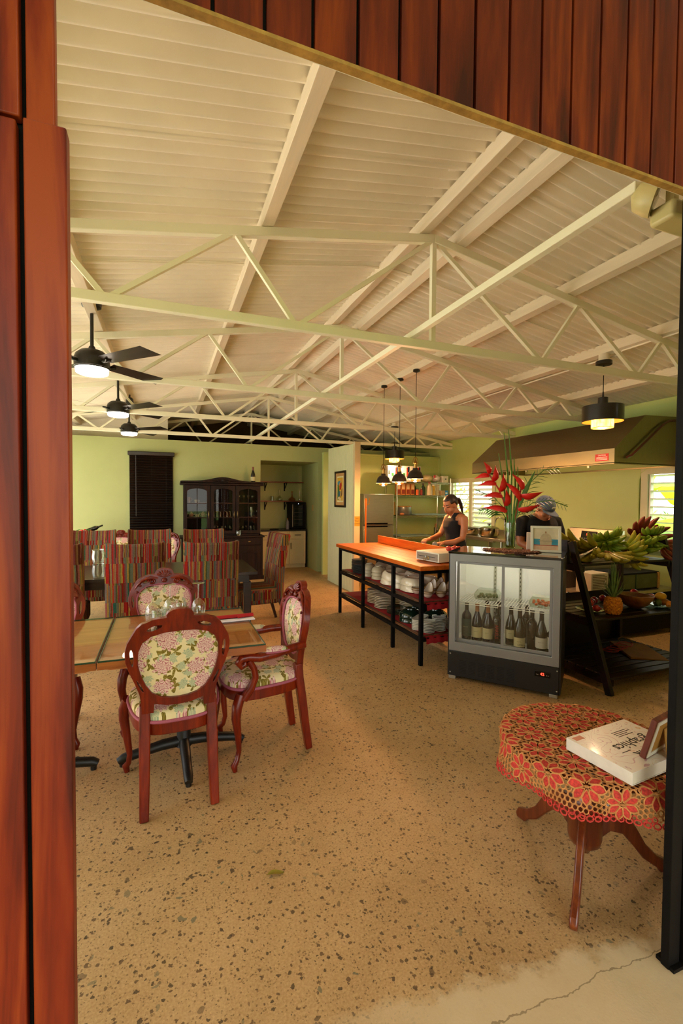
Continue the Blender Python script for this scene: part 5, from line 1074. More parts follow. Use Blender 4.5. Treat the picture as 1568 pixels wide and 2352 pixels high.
for a,b2,nm in ((.045,.45,'left'),(.455,W-.045,'right')):
    s=MB()
    for y in (.07,.26,.45): s.tube([(a,y,.66),(b2,y,.66)],.003,6)
    for i in range(17): x=a+.01+(b2-a-.02)*i/16; s.bar((x,.07,.663),(x,.45,.663),.003,.003)
    s.tube([(a+.02,.06,.66),(a+.02,.06,.645),(b2-.05,.06,.645),(b2-.05,.06,.66)],.003,6).build('wire_shelf',WHITEP,t)
s=MB()
for i in range(36): s.bar((.04+.023*i,.07,.325),(.04+.023*i,.47,.325),.003,.003)
s.build('floor_grille',WHITEP,t)
ZB=.328
bottle(F(.127,.13,ZB),'dark bottle with a teal label at the left end of the display fridge',BORD,BGLASS,LABELT,CAPD,FR,word='~',zl=(.03,.17),wordmat=LABELC,size=.018)
bottle(F(.217,.13,ZB),'dark bottle with cream label and copper cap beside the teal one',BURG,BGLASS,LABELC,CAPC,FR,zl=(.03,.115),word='~',size=.012)
bottle(F(.309,.13,ZB),'dark bottle with cream label and copper cap beside the red lettered one',BURG,BGLASS,LABELC,CAPC,FR,zl=(.03,.115),word='~',size=.012)
bottle(F(.388,.13,ZB),'dark bottle with red vertical lettering behind the left door edge',BORD,DGLASS,None,CAPD,FR,word='ARRELS',wordmat=REDINK,vertical=True,size=.034)
bottle(F(.265,.30,ZB),'plain dark bottle standing behind the copper capped pair',BURG,GGLASS,None,CAPD,FR); bottle(F(.37,.30,ZB),'plain black bottle standing behind the red lettered one',BORD,DGLASS,None,CAPD,FR)
bottle(F(.49,.17,ZB),'olive bottle with a cream label, set back behind the right door',BURG,GGLASS,LABELC,CAPD,FR,zl=(.05,.12),word='~',size=.012)
bottle(F(.572,.08,ZB),'olive bottle with a cream label nearest the fridge glass',BURG,GGLASS,LABELC,CAPD,FR,zl=(.02,.09),word='~',size=.012)
bottle(F(.60,.28,ZB),'plain dark bottle at the back of the right compartment',BORD,DGLASS,None,CAPD,FR); bottle(F(.662,.12,ZB),'smoky unlabelled bottle between the cream and white labels',BORD,pm('smoky_bottle','#2c2a22',.12,vary=.2,coat=.4),None,CAPD,FR,tall=1.0)
bottle(F(.736,.09,ZB),'tall slim bottle with a white label in the right compartment',BURG,GGLASS,LABELW,CAPD,FR,zl=(.03,.11),word='~',size=.018)
bottle(F(.815,.10,ZB),'bottle with a red and white label half hidden by the right frame',BORD,GGLASS,LABELW,CAPD,FR,zl=(.03,.12),tall=.72)
def clam(loc,label,col,name):
    t=thing(name,label,'container',loc,FR); PL=glassm('clear_plastic_box','#e8efe6',.05,.25)
    MB().add([(-.09,-.065,0),(.09,-.065,0),(.09,.065,0),(-.09,.065,0),(-.105,-.078,.045),(.105,-.078,.045),(.105,.078,.045),(-.105,.078,.045)],[(3,2,1,0),(0,1,5,4),(1,2,6,5),(2,3,7,6),(3,0,4,7)]).build('tray',PL,t,smooth=0)
    MB().add([(-.105,-.078,.046),(.105,-.078,.046),(.105,.078,.046),(-.105,.078,.046),(-.08,-.055,.088),(.08,-.055,.088),(.08,.055,.088),(-.08,.055,.088)],[(4,5,6,7),(0,1,5,4),(1,2,6,5),(2,3,7,6),(3,0,4,7)]).build('lid',PL,t,smooth=0)
    m=MB()
    for i in range(34): m.ball((random.uniform(-.075,.075),random.uniform(-.05,.05),random.uniform(.015,.045)),random.uniform(.010,.016),random.uniform(.008,.015),.01,7,5)
    m.build('contents',pm('box_'+col[1:],col,.6,vary=.5,scale=30),t,smooth=60)['kind']='stuff'
clam(F(.275,.27,.667),'clear plastic box of dark green herbs on the left wire shelf','#2c5a2a','herb_container'); clam(F(.735,.2,.667),'clear plastic box of orange salad on the right wire shelf','#d8591a','salad_container')
# ---- on top of the fridge: woven mat, vase, framed picture, white card box
ZT=1.1035
m=MB(); rnd=random.Random(3)
for i in range(260):
    r=math.sqrt(rnd.random()); a=rnd.uniform(0,2*PI); x=.235*r*cos(a); y=.125*r*sin(a); b=rnd.uniform(0,PI); L=.018
    m.tube([(x-L*cos(b),y-L*sin(b),.004),(x,y,.009+rnd.uniform(0,.004)),(x+L*cos(b),y+L*sin(b),.004)],.0035,5)
t=thing('woven_mat','coarse brown woven mat under the vase on the display fridge','mat',F(.46,.29,ZT),FR); MB().prism(ellipse(.22,.115,30),0,.004,'xy').build('mat_backing',pm('mat_brown','#7a4a34',.9),t); m.build('woven_fibres',pm('mat_fibre','#9a6a50',.9,vary=.35,scale=60),t,smooth=60)['kind']='stuff'
VG=glassm('vase_glass','#e9f0df',.0,.14)
VP=F(.447,.33,ZT+.013)
t=thing('flower_vase','tall clear glass vase standing on the woven mat','vase',VP)
m=MB().lathe([(.032,0),(.040,.006),(.045,.03),(.046,.20),(.044,.232),(.040,.232),(.041,.2),(.040,.03),(.03,.014),(0,.013)],26); m.build('vase_glass',VG,t,smooth=60); MB().lathe([(0,.0145),(.036,.0145),(.0385,.03),(.039,.155),(0,.155)],22).build('water',glassm('vase_water','#dfe9c0',0,.05),t,smooth=60)
GST=pm('green_stem','#4f7a24',.45,vary=.3,scale=20); GLF=pm('palm_leaf_green','#4a7424',.45,vary=.3,scale=14); RB=pm('red_heliconia','#d81f1a',.35,vary=.15,scale=10)
bq=thing('flower_arrangement','red heliconia and palm leaves arranged in the glass vase','flowers',VP)
# view-facing frame of the bouquet: X to the viewer's right, Y away
ux=Vector((cos(R(-40)),sin(R(-40)),0)); uy=Vector((-sin(R(-40)),cos(R(-40)),0))
def bp(a,z,d=0): return ux*a+uy*d+Vector((0,0,z))
for a,zt,da in ((-.022,1.02,-.016),(.0,1.05,.0),(.018,.80,.03),(-.03,.84,-.05),(.03,.72,.05)): MB().tube([bp(da*.2,.02),bp(a*.6+da*.3,.3),bp(a+da*.6,zt*.65),bp(a+da-.03,zt)],[.006,.008,.009,.003],6).build('tall_stem',GST,bq,smooth=60)
rnd=random.Random(11)
for i in range(9): 
    a=rnd.uniform(-.028,.028); MB().tube([bp(a,.018,rnd.uniform(-.02,.02)),bp(a*.8,.15,rnd.uniform(-.015,.015)),bp(a*.9,.26)],.0045,5).build('cut_stem',GST,bq,smooth=60)
def bract(c,ang,L,w):
    """folded boat-shaped bract pointing along ang in the bouquet plane"""
    d=(cos(ang),sin(ang)); n_=(-sin(ang),cos(ang)); m=MB()
    def fn(u,v):
        s=v*L; k=1.9*w*(sin(PI*min(1,v*.85+.15))**1.1)*(1-v)**.35; th=(u-.5)*PI*1.1; e=.35*L*v*v*.5
        return tuple(bp(c[0]+d[0]*s+n_[0]*(k*cos(th)*-.9+e),c[1]+d[1]*s+n_[1]*(k*cos(th)*-.9+e),k*sin(th)*.9))
    m.grid(fn,8,10).build('red_bract',RB,bq,smooth=80)
def helic(base,pts,brs):
    MB().tube([bp(*base)]+[bp(*p) for p in pts],[.007]*(len(pts)+1),6).build('flower_stalk',pm('red_stalk','#a02a1c',.4),bq,smooth=60)
    for c,a,L,w in brs: bract(c,R(a),L,w)
helic((.0,.2),[(-.03,.30),(-.06,.42),(-.10,.52),(-.15,.60),(-.20,.68)],[((-.035,.32),160,.21,.030),((-.05,.38),78,.15,.032),((-.075,.45),168,.17,.030),((-.10,.51),68,.16,.034),((-.125,.56),172,.16,.028),((-.16,.60),70,.14,.032),((-.185,.635),178,.13,.026),((-.195,.66),100,.12,.028)])
helic((.02,.2),[(.045,.33),(.07,.45),(.085,.56)],[((.06,.36),2,.19,.030),((.07,.42),118,.23,.032),((.085,.48),-2,.18,.034),((.088,.52),112,.17,.030)])
def frond(pts,n,L0,droop,mat=GLF,side=1):
    P=[Vector(bp(*p)) for p in pts]; m=MB().tube(P,[.004]*len(P),5); 
    def at(t): 
        k=t*(len(P)-1); i=min(int(k),len(P)-2); return P[i].lerp(P[i+1],k-i),(P[i+1]-P[i]).normalized()
    for i in range(n):
        tt=.25+.75*i/n; p,d=at(tt); 
        for s in (-1,1):
            q=Vector(bp(0,1,0)) if abs(d.z)<.8 else ux; nrm=d.cross(uy).normalized()*s
            L=L0*(1-.4*tt)*(.6+.4*sin(PI*min(1,tt+.2))); e=p+d*L*.75+nrm*L*.65+Vector((0,0,-droop*L)); mid=p.lerp(e,.5)+Vector((0,0,droop*L*.35)); w=uy*.006+d*.004
            m.add([p-w*.4,p+w*.4,mid+w,e,mid-w],[(0,1,2,3,4)])
    m.build('palm_frond',mat,bq,smooth=0)
frond([(.02,.22),(.08,.40),(.15,.58),(.26,.69),(.38,.70)],14,.16,.25); frond([(.02,.22),(.08,.33),(.18,.41),(.32,.43),(.45,.38)],13,.14,.3); frond([(-.01,.22),(-.07,.32),(-.16,.36),(-.27,.33)],11,.13,.35); frond([(0,.2),(-.04,.34),(-.14,.45),(-.3,.52)],9,.11,.2); frond([(.02,.22),(.06,.32),(.13,.36),(.2,.33)],10,.11,.4)
for pts,w in (([(.01,.2),(.06,.36),(.12,.52),(.19,.68)],.022),([(0,.2),(-.01,.34),(-.05,.46)],.026)):
    P=[Vector(bp(*p)) for p in pts]; MB().tube(P,[.004,w*.7,w,.003],8,flat=.25,up=tuple(uy)).build('broad_leaf',GLF,bq,smooth=60)
bract_=0
t=thing('framed_painting','white framed watercolour of a domed sentry tower by the sea','picture',F(.735,.335,ZT),FR+R(6)); t.rotation_euler=(R(-9),0,FR+R(12))
PW,PH=.24,.225
MB().plate([rect(-PW/2,PW/2,0,PH),rect(-PW/2+.021,PW/2-.021,.021,PH-.021)],-.012,.012,'xz').build('frame',WHITEP,t,bevel=.002)
MB().box(-PW/2+.018,PW/2-.018,0,.006,.018,PH-.018).build('painting_sky',pm('watercolour_sky','#dccfae',.7,vary=.12,scale=9),t)
def pp(poly,col,k): MB().prism(poly,-.0004*k-.0004,.001,'xz').build('painted_shape',pm('paint_'+col[1:],col,.7,vary=.15,scale=18),t)
pp([(-.095,.062),(.095,.062),(.095,.112),(-.095,.115)],'#3f93ac',1); pp([(-.095,.022),(.095,.022),(.095,.06),(-.095,.064)],'#dcb694',2); pp([(-.095,.058),(.095,.056),(.095,.063),(-.095,.066)],'#b04a30',3)
pp([(-.045,.062),(.045,.062),(.047,.094),(.06,.099),(.045,.104),(.044,.125),(.033,.148),(.016,.160),(0,.164),(-.016,.160),(-.033,.148),(-.044,.125),(-.045,.104),(-.06,.099),(-.047,.094)],'#c2ae8c',4); pp([(-.004,.163),(.004,.163),(.006,.175),(0,.182),(-.006,.175)],'#a5744c',4); pp([(-.058,.096),(.058,.096),(.058,.100),(-.058,.100)],'#8a7a5c',5)
MB().bar((0,.012,.15),(0,.085,.012),.03,.004).build('easel_strut',CUT,t)
tag(MB().box(-.035,.035,-.03,.03,0,.155).build('white_box',pm('white_card_box','#d9d3cf',.6,vary=.03),loc=F(.60,.47,ZT),rz=FR+R(10),bevel=.002),'plain white upright box behind the framed painting','box')
# ---------------------------------------------------------------- slatted fruit shelf
SHD=wood('dark_red_shelf_stain','#0a0403','#170a07','#2a120c',.4,.9,'X',spec=.35)
t=thing('fruit_shelf','dark wooden ladder shelf with slats holding fruit beside the fridge','shelf')
XA,XB=3.29,4.44
def legy(z): return 2.59+.41*z/1.206
for x in (XA,XB):
    MB().bar((x,2.60,0),(x,3.0,1.19),.035,.058,up=(0,1,.3)).build('front_leg',SHD,t,bevel=.003); MB().box(x-.018,x+.018,3.40,3.46,0,1.0).build('rear_leg',SHD,t,bevel=.003)
for z,ty in ((.985,3),(.545,5),(.115,8)):
    y0=legy(z)-.02; y1=3.39; n=max(3,int((y1-y0)/.085))
    for i in range(n):
        a=y0+(y1-y0)*i/n; MB().box(XA+.02,XB-.02,a,a+(y1-y0)/n-.014,z,z+.02).build('slat',SHD,t,bevel=.003)
    for x in (XA+.035,XB-.035): MB().box(x-.015,x+.015,y0,3.42,z-.05,z-.001).build('bearer',SHD,t)
MB().box(XA,XB,3.465,3.475,.06,.62).build('back_panel',SHD,t); MB().box(XA-.014,XA+.014,3.03,3.39,.99,1.20).build('side_board',SHD,t,bevel=.003); MB().box(XA,XB,3.41,3.44,.90,.96).build('top_rail',SHD,t,bevel=.003)  # back panel is a dark sheet added for the shade behind the shelf
SZ=1.0055
def skin(name,a,b,c):
    q=NT(name); v=q.coords((1,1,1)); f=q.noise(v,14,4,.6); g=q.noise(v,70,3,.7); col=q.ramp(f,((.3,a),(.65,b))); spots=q.math('LESS_THAN',g,.36); q.set(.45,0,q.mix(q.math('MULTIPLY',spots,.75),col,c),coat=.1); return q.m
PLANT=skin('plantain_skin','#7f7f1a','#b3a02c','#2e240c'); GBAN=skin('green_banana_skin','#5c8a1c','#9cae2c','#4a5a14'); YBAN=skin('yellow_green_banana_skin','#8aa01e','#c2b234','#5a4a14'); RBAN=skin('red_banana_skin','#5a1c0e','#8a3416','#2c0e08')
STEMB=pm('banana_stalk','#8a5a1c',.6,vary=.3,scale=20)
def finger(p,d,up,L,r):
    d=Vector(d).normalized(); u=Vector(up); u=(u-d*u.dot(d)).normalized(); P=[]; rr=[]
    for k,(s,c,q) in enumerate(((0,0,.35),(.08,.0,.42),(.2,-.03,.85),(.4,-.06,1),(.6,-.05,1),(.8,-.01,.8),(.93,.04,.45),(1.0,.07,.22))): P.append(Vector(p)+d*s*L+u*c*L*1.2); rr.append(r*q)
    return MB().tube(P,rr,7)
def hand(label,crown,D,S,n,spread,L,r,mat,up=(0,0,1),tiers=1,seed=1,tuck=.03):
    rnd=random.Random(seed); t=thing('banana_bunch',label,'bananas',crown,group='banana bunches on the fruit shelf'); D=Vector(D).normalized(); S=Vector(S).normalized(); N=D.cross(S)
    for k in range(tiers):
        for i in range(n):
            a=(i/(n-1)-.5)*2*spread if n>1 else 0; a+=rnd.uniform(-.06,.06); d=D*cos(a)+S*sin(a)+N*((k-(tiers-1)/2)*.55+rnd.uniform(-.06,.06))
            finger(S*tuck*(i/(n-1)-.5)*2+N*(k*.03),d,-N if up is None else up,L*rnd.uniform(.88,1.08),r*rnd.uniform(.92,1.06)).build('banana',mat,t,smooth=70)
    MB().tube([-D*.045,-D*.01,D*.03],[.012,.02,.014],7).build('crown_stalk',STEMB,t,smooth=60)
hand('large spotted plantain bunch lying at the left end of the fruit shelf',(3.64,3.05,SZ+.095),(-1,-.15,-.05),(0,-.8,.5),5,.45,.27,.030,PLANT,(0,0,1),2,1)
hand('spotted plantain bunch with orange stalk at the front left of the shelf',(3.67,2.94,SZ+.075),(.1,-.85,-.25),(1,0,0),7,1.35,.18,.028,PLANT,(0,0,1),1,2,.05)
hand('small green banana bunch behind the spotted plantains',(3.83,3.08,SZ+.14),(0,-.9,.1),(1,0,.2),8,1.5,.14,.022,GBAN,(0,0,1),3,3,.04)
hand('green and yellow banana bunch in the middle of the fruit shelf',(4.0,3.03,SZ+.085),(.75,-.6,.05),(-.3,-.2,.9),6,.9,.16,.024,YBAN,(0,0,1),3,4,.04)
hand('little green banana bunch heaped in front of the red bananas',(4.28,3.0,SZ+.165),(.1,-.9,.15),(1,.1,0),8,1.4,.13,.023,GBAN,(0,0,1),3,5,.04)
hand('green banana bunch between the middle bunch and the red ones',(4.14,3.0,SZ+.10),(-.35,-.9,.1),(.9,-.3,.2),6,1.1,.14,.022,GBAN,(0,0,1),2,6,.04)
hand('red banana bunch with upright fingers at the right end of the shelf',(4.38,3.12,SZ+.15),(.25,-.5,.9),(1,.2,-.3),8,1.5,.24,.030,RBAN,(0,-1,0),2,7,.06)
hand('dark red banana bunch lying low under the green bananas',(4.19,3.16,SZ+.05),(-.2,-.9,-.02),(1,-.1,.15),6,1.0,.18,.027,RBAN,(0,0,1),1,8,.06)
hand('spotted plantain hand stacked behind the first at the far left',(3.60,3.20,SZ+.10),(-1,-.2,.15),(0,-.7,.7),4,.4,.26,.029,PLANT,(0,0,1),2,21)
hand('green banana bunch at the back centre of the shelf, half covered',(3.98,3.22,SZ+.13),(-.2,-.8,.35),(1,-.1,.1),7,1.2,.15,.022,GBAN,(0,0,1),2,22,.05)
hand('dark red banana bunch drooping at the right end of the shelf',(4.44,3.0,SZ+.12),(.35,-.7,-.35),(.8,.3,.4),5,.9,.19,.027,RBAN,(0,-1,.3),1,23,.05)
# pineapple
PIN=NT('pineapple_rind'); _v=PIN.coords((1,1,1)); _f=PIN.noise(_v,60,3,.6); PIN.set(.5,0,PIN.ramp(_f,((.3,'#b5600a'),(.55,'#e08a10'),(.75,'#f0b030')))); PIN=PIN.m
MZ=.5655
t=thing('pineapple','ripe orange pineapple with green crown standing on the middle shelf','pineapple',(3.628,2.86,MZ)); m=MB(); rows=9; cols=13; m.lathe([(.02,0),(.050,.006),(.060,.03),(.064,.075),(.060,.115),(.047,.14),(.02,.15)],26)
for j in range(rows):
    z=.012+.0155*j; rad=.064*math.sqrt(max(.1,1-((z-.075)/.095)**2))
    for i in range(cols):
        a=2*PI*(i+.5*(j%2))/cols; m.ball((rad*cos(a)*.97,rad*sin(a)*.97,z),.0145,.0145,.011,6,4)
m.build('rind',PIN,t,smooth=60); s=MB()
for j in range(rows):
    z=.012+.0155*j; rad=.064*math.sqrt(max(.1,1-((z-.075)/.095)**2))
    for i in range(cols):
        a=2*PI*(i+.5*(j%2))/cols; p=Vector((rad*cos(a)*1.12,rad*sin(a)*1.12,z)); s.tube([p,p+Vector((.008*cos(a),.008*sin(a),.005))],[.0025,.0005],4)
s.build('rind_spikes',pm('rind_spike','#7a5a14',.6),t); PLF=pm('pineapple_leaf','#6a8a4a',.5,vary=.3,scale=16)
rnd=random.Random(4)
for k in range(34):
    q=k/34; a=k*2.4; L=.07+.21*q; sp=.075*(1-q)+.014; d=Vector((cos(a),sin(a),0)); P=[Vector((0,0,.145+.05*q))+d*.012,Vector((0,0,.16+.06*q+L*.4))+d*sp*.8,Vector((0,0,.16+.05*q+L*.95))+d*(sp*1.15)]
    MB().tube(P,[.011,.0085,.001],5,flat=.3,up=tuple(d)).build('crown_leaf',PLF,t,smooth=60)
t=thing('calabash_bowl','large round brown calabash bowl on the middle shelf','bowl',(4.02,2.95,MZ)); m=MB().lathe([(0,0),(.05,.004),(.105,.04),(.145,.10),(.15,.125),(.144,.125),(.135,.095),(.098,.045),(.045,.014),(0,.012)],30); m.map(lambda x,y,z:(x,y,z+.06*(-x*.55-y*.1)*(z/.12))).build('bowl_shell',wood('calabash_brown','#5a2c0c','#8a5218','#a87426',.4,.5,'X',coat=.2),t,smooth=60)
PGL=glassm('fruit_plate_glass','#d6e6d6',.02,.2)
def gplate(loc,label,r):
    t=thing('glass_plate',label,'plate',loc); MB().lathe([(0,0),(r*.5,0),(r*.95,.022),(r,.026),(r*.93,.024),(r*.5,.005),(0,.005)],30).build('plate_body',PGL,t,smooth=60); MB().tube([(r*cos(a),r*sin(a),.026) for a in [2*PI*i/30 for i in range(30)]],.003,5,closed=True).build('plate_rim',glassm('plate_rim_glass','#9fc7b4',.05,.3),t,smooth=60)
gplate((3.50,2.98,MZ),'clear glass plate of red tomatoes left of the pineapple',.115); gplate((4.30,2.90,MZ),'clear glass plate of mangoes right of the calabash bowl',.125); gplate((4.36,3.19,MZ),'small glass plate of red fruit at the back right of the shelf',.095)
for i,(x,y,z,l) in enumerate(((3.46,2.95,0,'front left'),(3.53,2.94,0,'front right'),(3.50,3.01,0,'rear'),(3.49,2.97,.046,'top'))): tomato((x,y,MZ+.008+z),.03,'%s red tomato on the glass plate left of the pineapple'%l,1.15,R(80*i))
for i,(x,y,l) in enumerate(((3.72,3.16,'left'),(3.81,3.20,'middle'),(3.97,3.24,'right'))): tomato((x,y,MZ),.034,'dark red fruit, %s one behind the calabash bowl'%l,1.5,R(20*i),'red_fruit',pm('dark_red_fruit','#a81c22',.25,coat=.3),'fruit')
MANY=pm('yellow_mango_skin','#d9a51c',.35,vary=.2,scale=9,coat=.2); MANG=pm('green_mango_skin','#4c5a1c',.35,vary=.3,scale=9,coat=.2); MANO=pm('orange_mango_skin','#b5651c',.35,vary=.3,scale=9,coat=.2); MANR=pm('red_mango_skin','#a8281c',.35,vary=.3,scale=9,coat=.2)
for x,y,z,r,m_,l,rz in ((4.25,2.90,.006,.036,MANG,'green mango at the left of the glass fruit plate',30),(4.34,2.91,.006,.036,MANO,'orange brown mango at the right of the glass fruit plate',-40),(4.29,2.90,.062,.037,MANY,'yellow mango on top of the fruit plate pile',-20),(4.26,2.965,.045,.034,MANR,'red mango behind the yellow one on the fruit plate',60)): tomato((x,y,MZ+z),r,l,1.4,R(rz),'mango',m_,'mango')
t=thing('cut_papaya','orange cut papaya piece at the front of the fruit plate','papaya',(4.295,2.825,MZ+.01)); MB().ball((0,0,.032),.03,.028,.036,14,10,f=lambda d:1-.12*max(0,d[2])).build('flesh',pm('papaya_orange','#e08a1c',.4,vary=.15),t,smooth=70); MB().ball((0,-.026,.03),.009,.004,.012,8,6).build('seed_core',pm('papaya_core','#8a4a14',.5),t,smooth=70)
for i,(x,y,z) in enumerate(((4.33,3.18,.008),(4.40,3.17,.008),(4.36,3.21,.046))): tomato((x,y,MZ+z),.029,'red fruit on the small back plate, %s'%('left one','right one','topmost')[i],1.3,R(50*i),'red_fruit',pm('dark_red_fruit','#a81c22',.25),'fruit')
t=thing('paper_bag','flat brown paper carrier bag lying on the bottom shelf','bag',(4.12,2.98,.1355),R(-28)); MB().box(-.16,.16,-.21,.21,0,.012).map(lambda x,y,z:(x,y,z+.012*sin(14*y+5*x)*(z>.005)+.03*(y+.21))).build('bag_body',pm('kraft_paper','#8a5a22',.8,vary=.15,scale=9),t); MB().tube([(-.06,.2,.02),(-.05,.28,.04),(0,.31,.05),(.05,.28,.04),(.06,.2,.02)],.004,6).build('handle',pm('kraft_cord','#9a6a34',.8),t,smooth=60)
tag(MB().tube([(3.86+.05*cos(k*.7)*(1+.02*k)+.006*k,3.08+.06*sin(k*.7),.142+.0012*k) for k in range(40)],.0045,6).build('orange_cord',pm('orange_cord','#b0301a',.5),smooth=60),'coil of orange red cord beside the paper bag','cord')
t=thing('red_onion_sack','dark red bundle under the bottom shelf by the front leg','bundle',(3.56,2.86,.0)); MB().ball((0,0,.05),.085,.055,.05,16,10,f=lambda d:1+.1*sin(8*d[0])*cos(6*d[1])).build('sack',pm('dark_red_net','#5a1414',.8,vary=.3,scale=40),t,smooth=70); MB().tube([(.08,0,.06),(.11,.0,.075)],[.012,.02],6).build('knot',pm('dark_red_net','#5a1414',.8),t)

# ---------------------------------------------------------------- round table with crocheted cloth
TCX,TCY,TZ=1.650,1.405,.545
RTW=wood('round_table_mahogany','#3a1408','#642810','#864018',.3,1,'Z',coat=.35)
t=thing('round_side_table','round mahogany pedestal side table just inside the doorway','table',(TCX,TCY,0))
MB().lathe([(.10,TZ-.05),(.30,TZ-.03),(.325,TZ-.018),(.327,TZ-.006),(.32,TZ)],48).build('table_top',RTW,t,smooth=40)
MB().lathe([(0,.07),(.02,.072),(.03,.09),(.06,.115),(.066,.14),(.066,.255),(.07,.262),(.06,.272),(.04,.29),(.034,.33),(.034,.47),(.06,.495)],28).build('pedestal',RTW,t,smooth=40)
for a in (-144.3,95.6,-24.3):
    o=MB().prism([(.04,.27),(.11,.268),(.165,.235),(.205,.185),(.245,.115),(.29,.07),(.345,.045),(.358,.02),(.35,0),(.305,0),(.29,.02),(.235,.055),(.195,.105),(.15,.155),(.10,.165),(.04,.115)],-.014,.014,'xz').build('leg',RTW,t,bevel=.006); o.rotation_euler=(0,0,R(a))
def drape(x,y,h=0):
    r=math.hypot(x,y); a=math.atan2(y,x); R0=.331
    if r<=R0: return (x,y,TZ+.003+h)
    s=r-R0; k=min(1,s/.02); rr=R0+.006*k+.10*s+.018*sin(7*a+.6)*min(1,s/.06)*s/.1+h; z=TZ+.003+h*(1-k)-.004*k-.93*max(0,s-.01)
    return (rr*cos(a),rr*sin(a),z)
dl=thing('crochet_tablecloth','red and tan crocheted lace cloth with flower motifs on the round table','tablecloth',(TCX,TCY,0))
TAN=pm('tan_crochet_yarn','#c98a4e',.85,vary=.2,scale=90); REDY=pm('red_crochet_yarn','#c43a30',.85,vary=.4,scale=120)
sp0=.132; fl=[]
for j in range(-5,6):
    for i in range(-5,6):
        x=(i+.5*(j%2))*sp0; y=j*sp0*.866
        if math.hypot(x,y)<.41: fl.append((x,y))
def motif(cx,cy,k):
    m=MB(); f=MB(); a0=k*.37
    for p in range(8):
        a=a0+2*PI*p/8; d=(cos(a),sin(a)); q=(-sin(a),cos(a)); pts=[]
        for s,w in ((.010,.001),(.022,.009),(.038,.0155),(.052,.0115),(.063,.001)): pts.append((s,w))
        loop=[(s,w) for s,w in pts]+[(s,-w) for s,w in reversed(pts[1:-1])]
        L=[(cx+d[0]*s+q[0]*w,cy+d[1]*s+q[1]*w) for s,w in loop]
        m.tube([drape(x,y,.0052) for x,y in L],.0032,4,closed=True)
        f.add([drape(x,y,.0048) for x,y in L],[tuple(range(len(L)))])
    m.ball(drape(cx,cy,.005),.010,.010,.004,8,4)
    o=f.build('flower_petals',REDY,dl,smooth=60); m.build('petal_outline',TAN,o,smooth=60)
for k,(x,y) in enumerate(fl): motif(x,y,k)
net=MB(); red=MB(); s0=.0205
for j in range(-24,25):
    for i in range(-24,25):
        x=(i+.5*(j%2))*s0; y=j*s0*.866; r=math.hypot(x,y)
        if r>.452: continue
        if min(math.hypot(x-a,y-b) for a,b in fl)<.050: continue
        tgt=red if r>.438 else net; rr=.0096
        tgt.tube([drape(x+rr*cos(a),y+rr*sin(a)*1.05,.002) for a in [2*PI*q/7 for q in range(7)]],.0025,3,closed=True)
n=84
for k in range(n):
    a=2*PI*k/n; red.tube([drape((.458+.010*cos(q))*cos(a+.03*sin(q)),(.458+.010*cos(q))*sin(a+.03*sin(q)),.002) for q in [2*PI*w/8 for w in range(8)]],.003,4,closed=True)
net.build('lace_net',TAN,dl,smooth=60)['kind']='stuff'; red.build('lace_edging',REDY,dl,smooth=60)['kind']='stuff'
# book and photo frame
BZ=TZ+.0135
PAGE=pm('book_pages','#e6dcc6',.8,vary=.06,scale=200,stretch=(1,1,30)); 
COVER=NT('book_cover_swirls'); _v=COVER.coords((1,1,1)); _n=COVER.noise(_v,9,2,.4,.6); _w=COVER.math('ABSOLUTE',COVER.math('SINE',COVER.math('MULTIPLY',_n,46))); _l=COVER.math('LESS_THAN',_w,.16); _h=COVER.noise(_v,11,1); COVER.set(.35,0,COVER.mix(COVER.math('MULTIPLY',_l,.75),'#e9e3d6',COVER.ramp(_h,((.35,'#d8a23a'),(.5,'#e0b8a0'),(.65,'#b8849a')))),coat=.2); COVER=COVER.m
bk=thing('thick_book','thick white paperback book with coloured swirls lying on the lace cloth','book',(1.492,1.362,BZ),R(5))
BL,BWd,BT=.36,.262,.046
MB().box(.003,BL-.004,-BWd+.003,-.004,.0025,BT-.0025).build('page_block',PAGE,bk); MB().box(0,BL,-BWd,0,0,.0025).build('back_cover',pm('white_book_cover','#e8e2d4',.4),bk); cv=MB().box(0,BL,-BWd,0,BT-.0025,BT).build('front_cover',COVER,bk); MB().box(-.003,.0,-BWd,0,0,BT).build('spine',pm('white_book_cover','#e8e2d4',.4),bk)
text('title','graphics',.062,INK,cv,(.20,-.135,BT+.0004),(0,0,R(180))); text('title','ink',.062,INK,cv,(.165,-.20,BT+.0004),(0,0,R(180))); MB().box(.012,.06,-.035,-.012,BT,BT+.0006).build('orange_block',pm('salmon_print','#d98a6a',.5),cv)
for i,w in enumerate((.085,.10,.07,.09)): MB().box(.19,.19+w,-.055-.010*i,-.058-.010*i,BT,BT+.0004).build('text_line',INK,cv)
MB().box(.09,.14,-.165,-.168,BT,BT+.0004).build('text_line',INK,cv)
pf=thing('photo_frame','small photo frame seen from its brown card back, standing on the book','picture frame',(1.632,1.155,BZ+BT+.001)); pf.rotation_euler=(R(14),0,R(12))
MB().plate([rect(0,.20,0,.16),rect(.016,.184,.016,.144)],-.010,.010,'xz').build('frame',wood('red_frame_wood','#4a1a0e','#6e2c18','#8a4426',.4,2,'Z'),pf,bevel=.002); MB().plate([rect(.006,.194,.006,.154),rect(.026,.174,.022,.138)],-.013,-.0095,'xz').build('white_back_edge',WHITEP,pf); MB().box(.02,.18,-.0105,-.004,.018,.142).build('card_back',pm('kraft_card','#a9782e',.8,vary=.1,scale=30),pf)
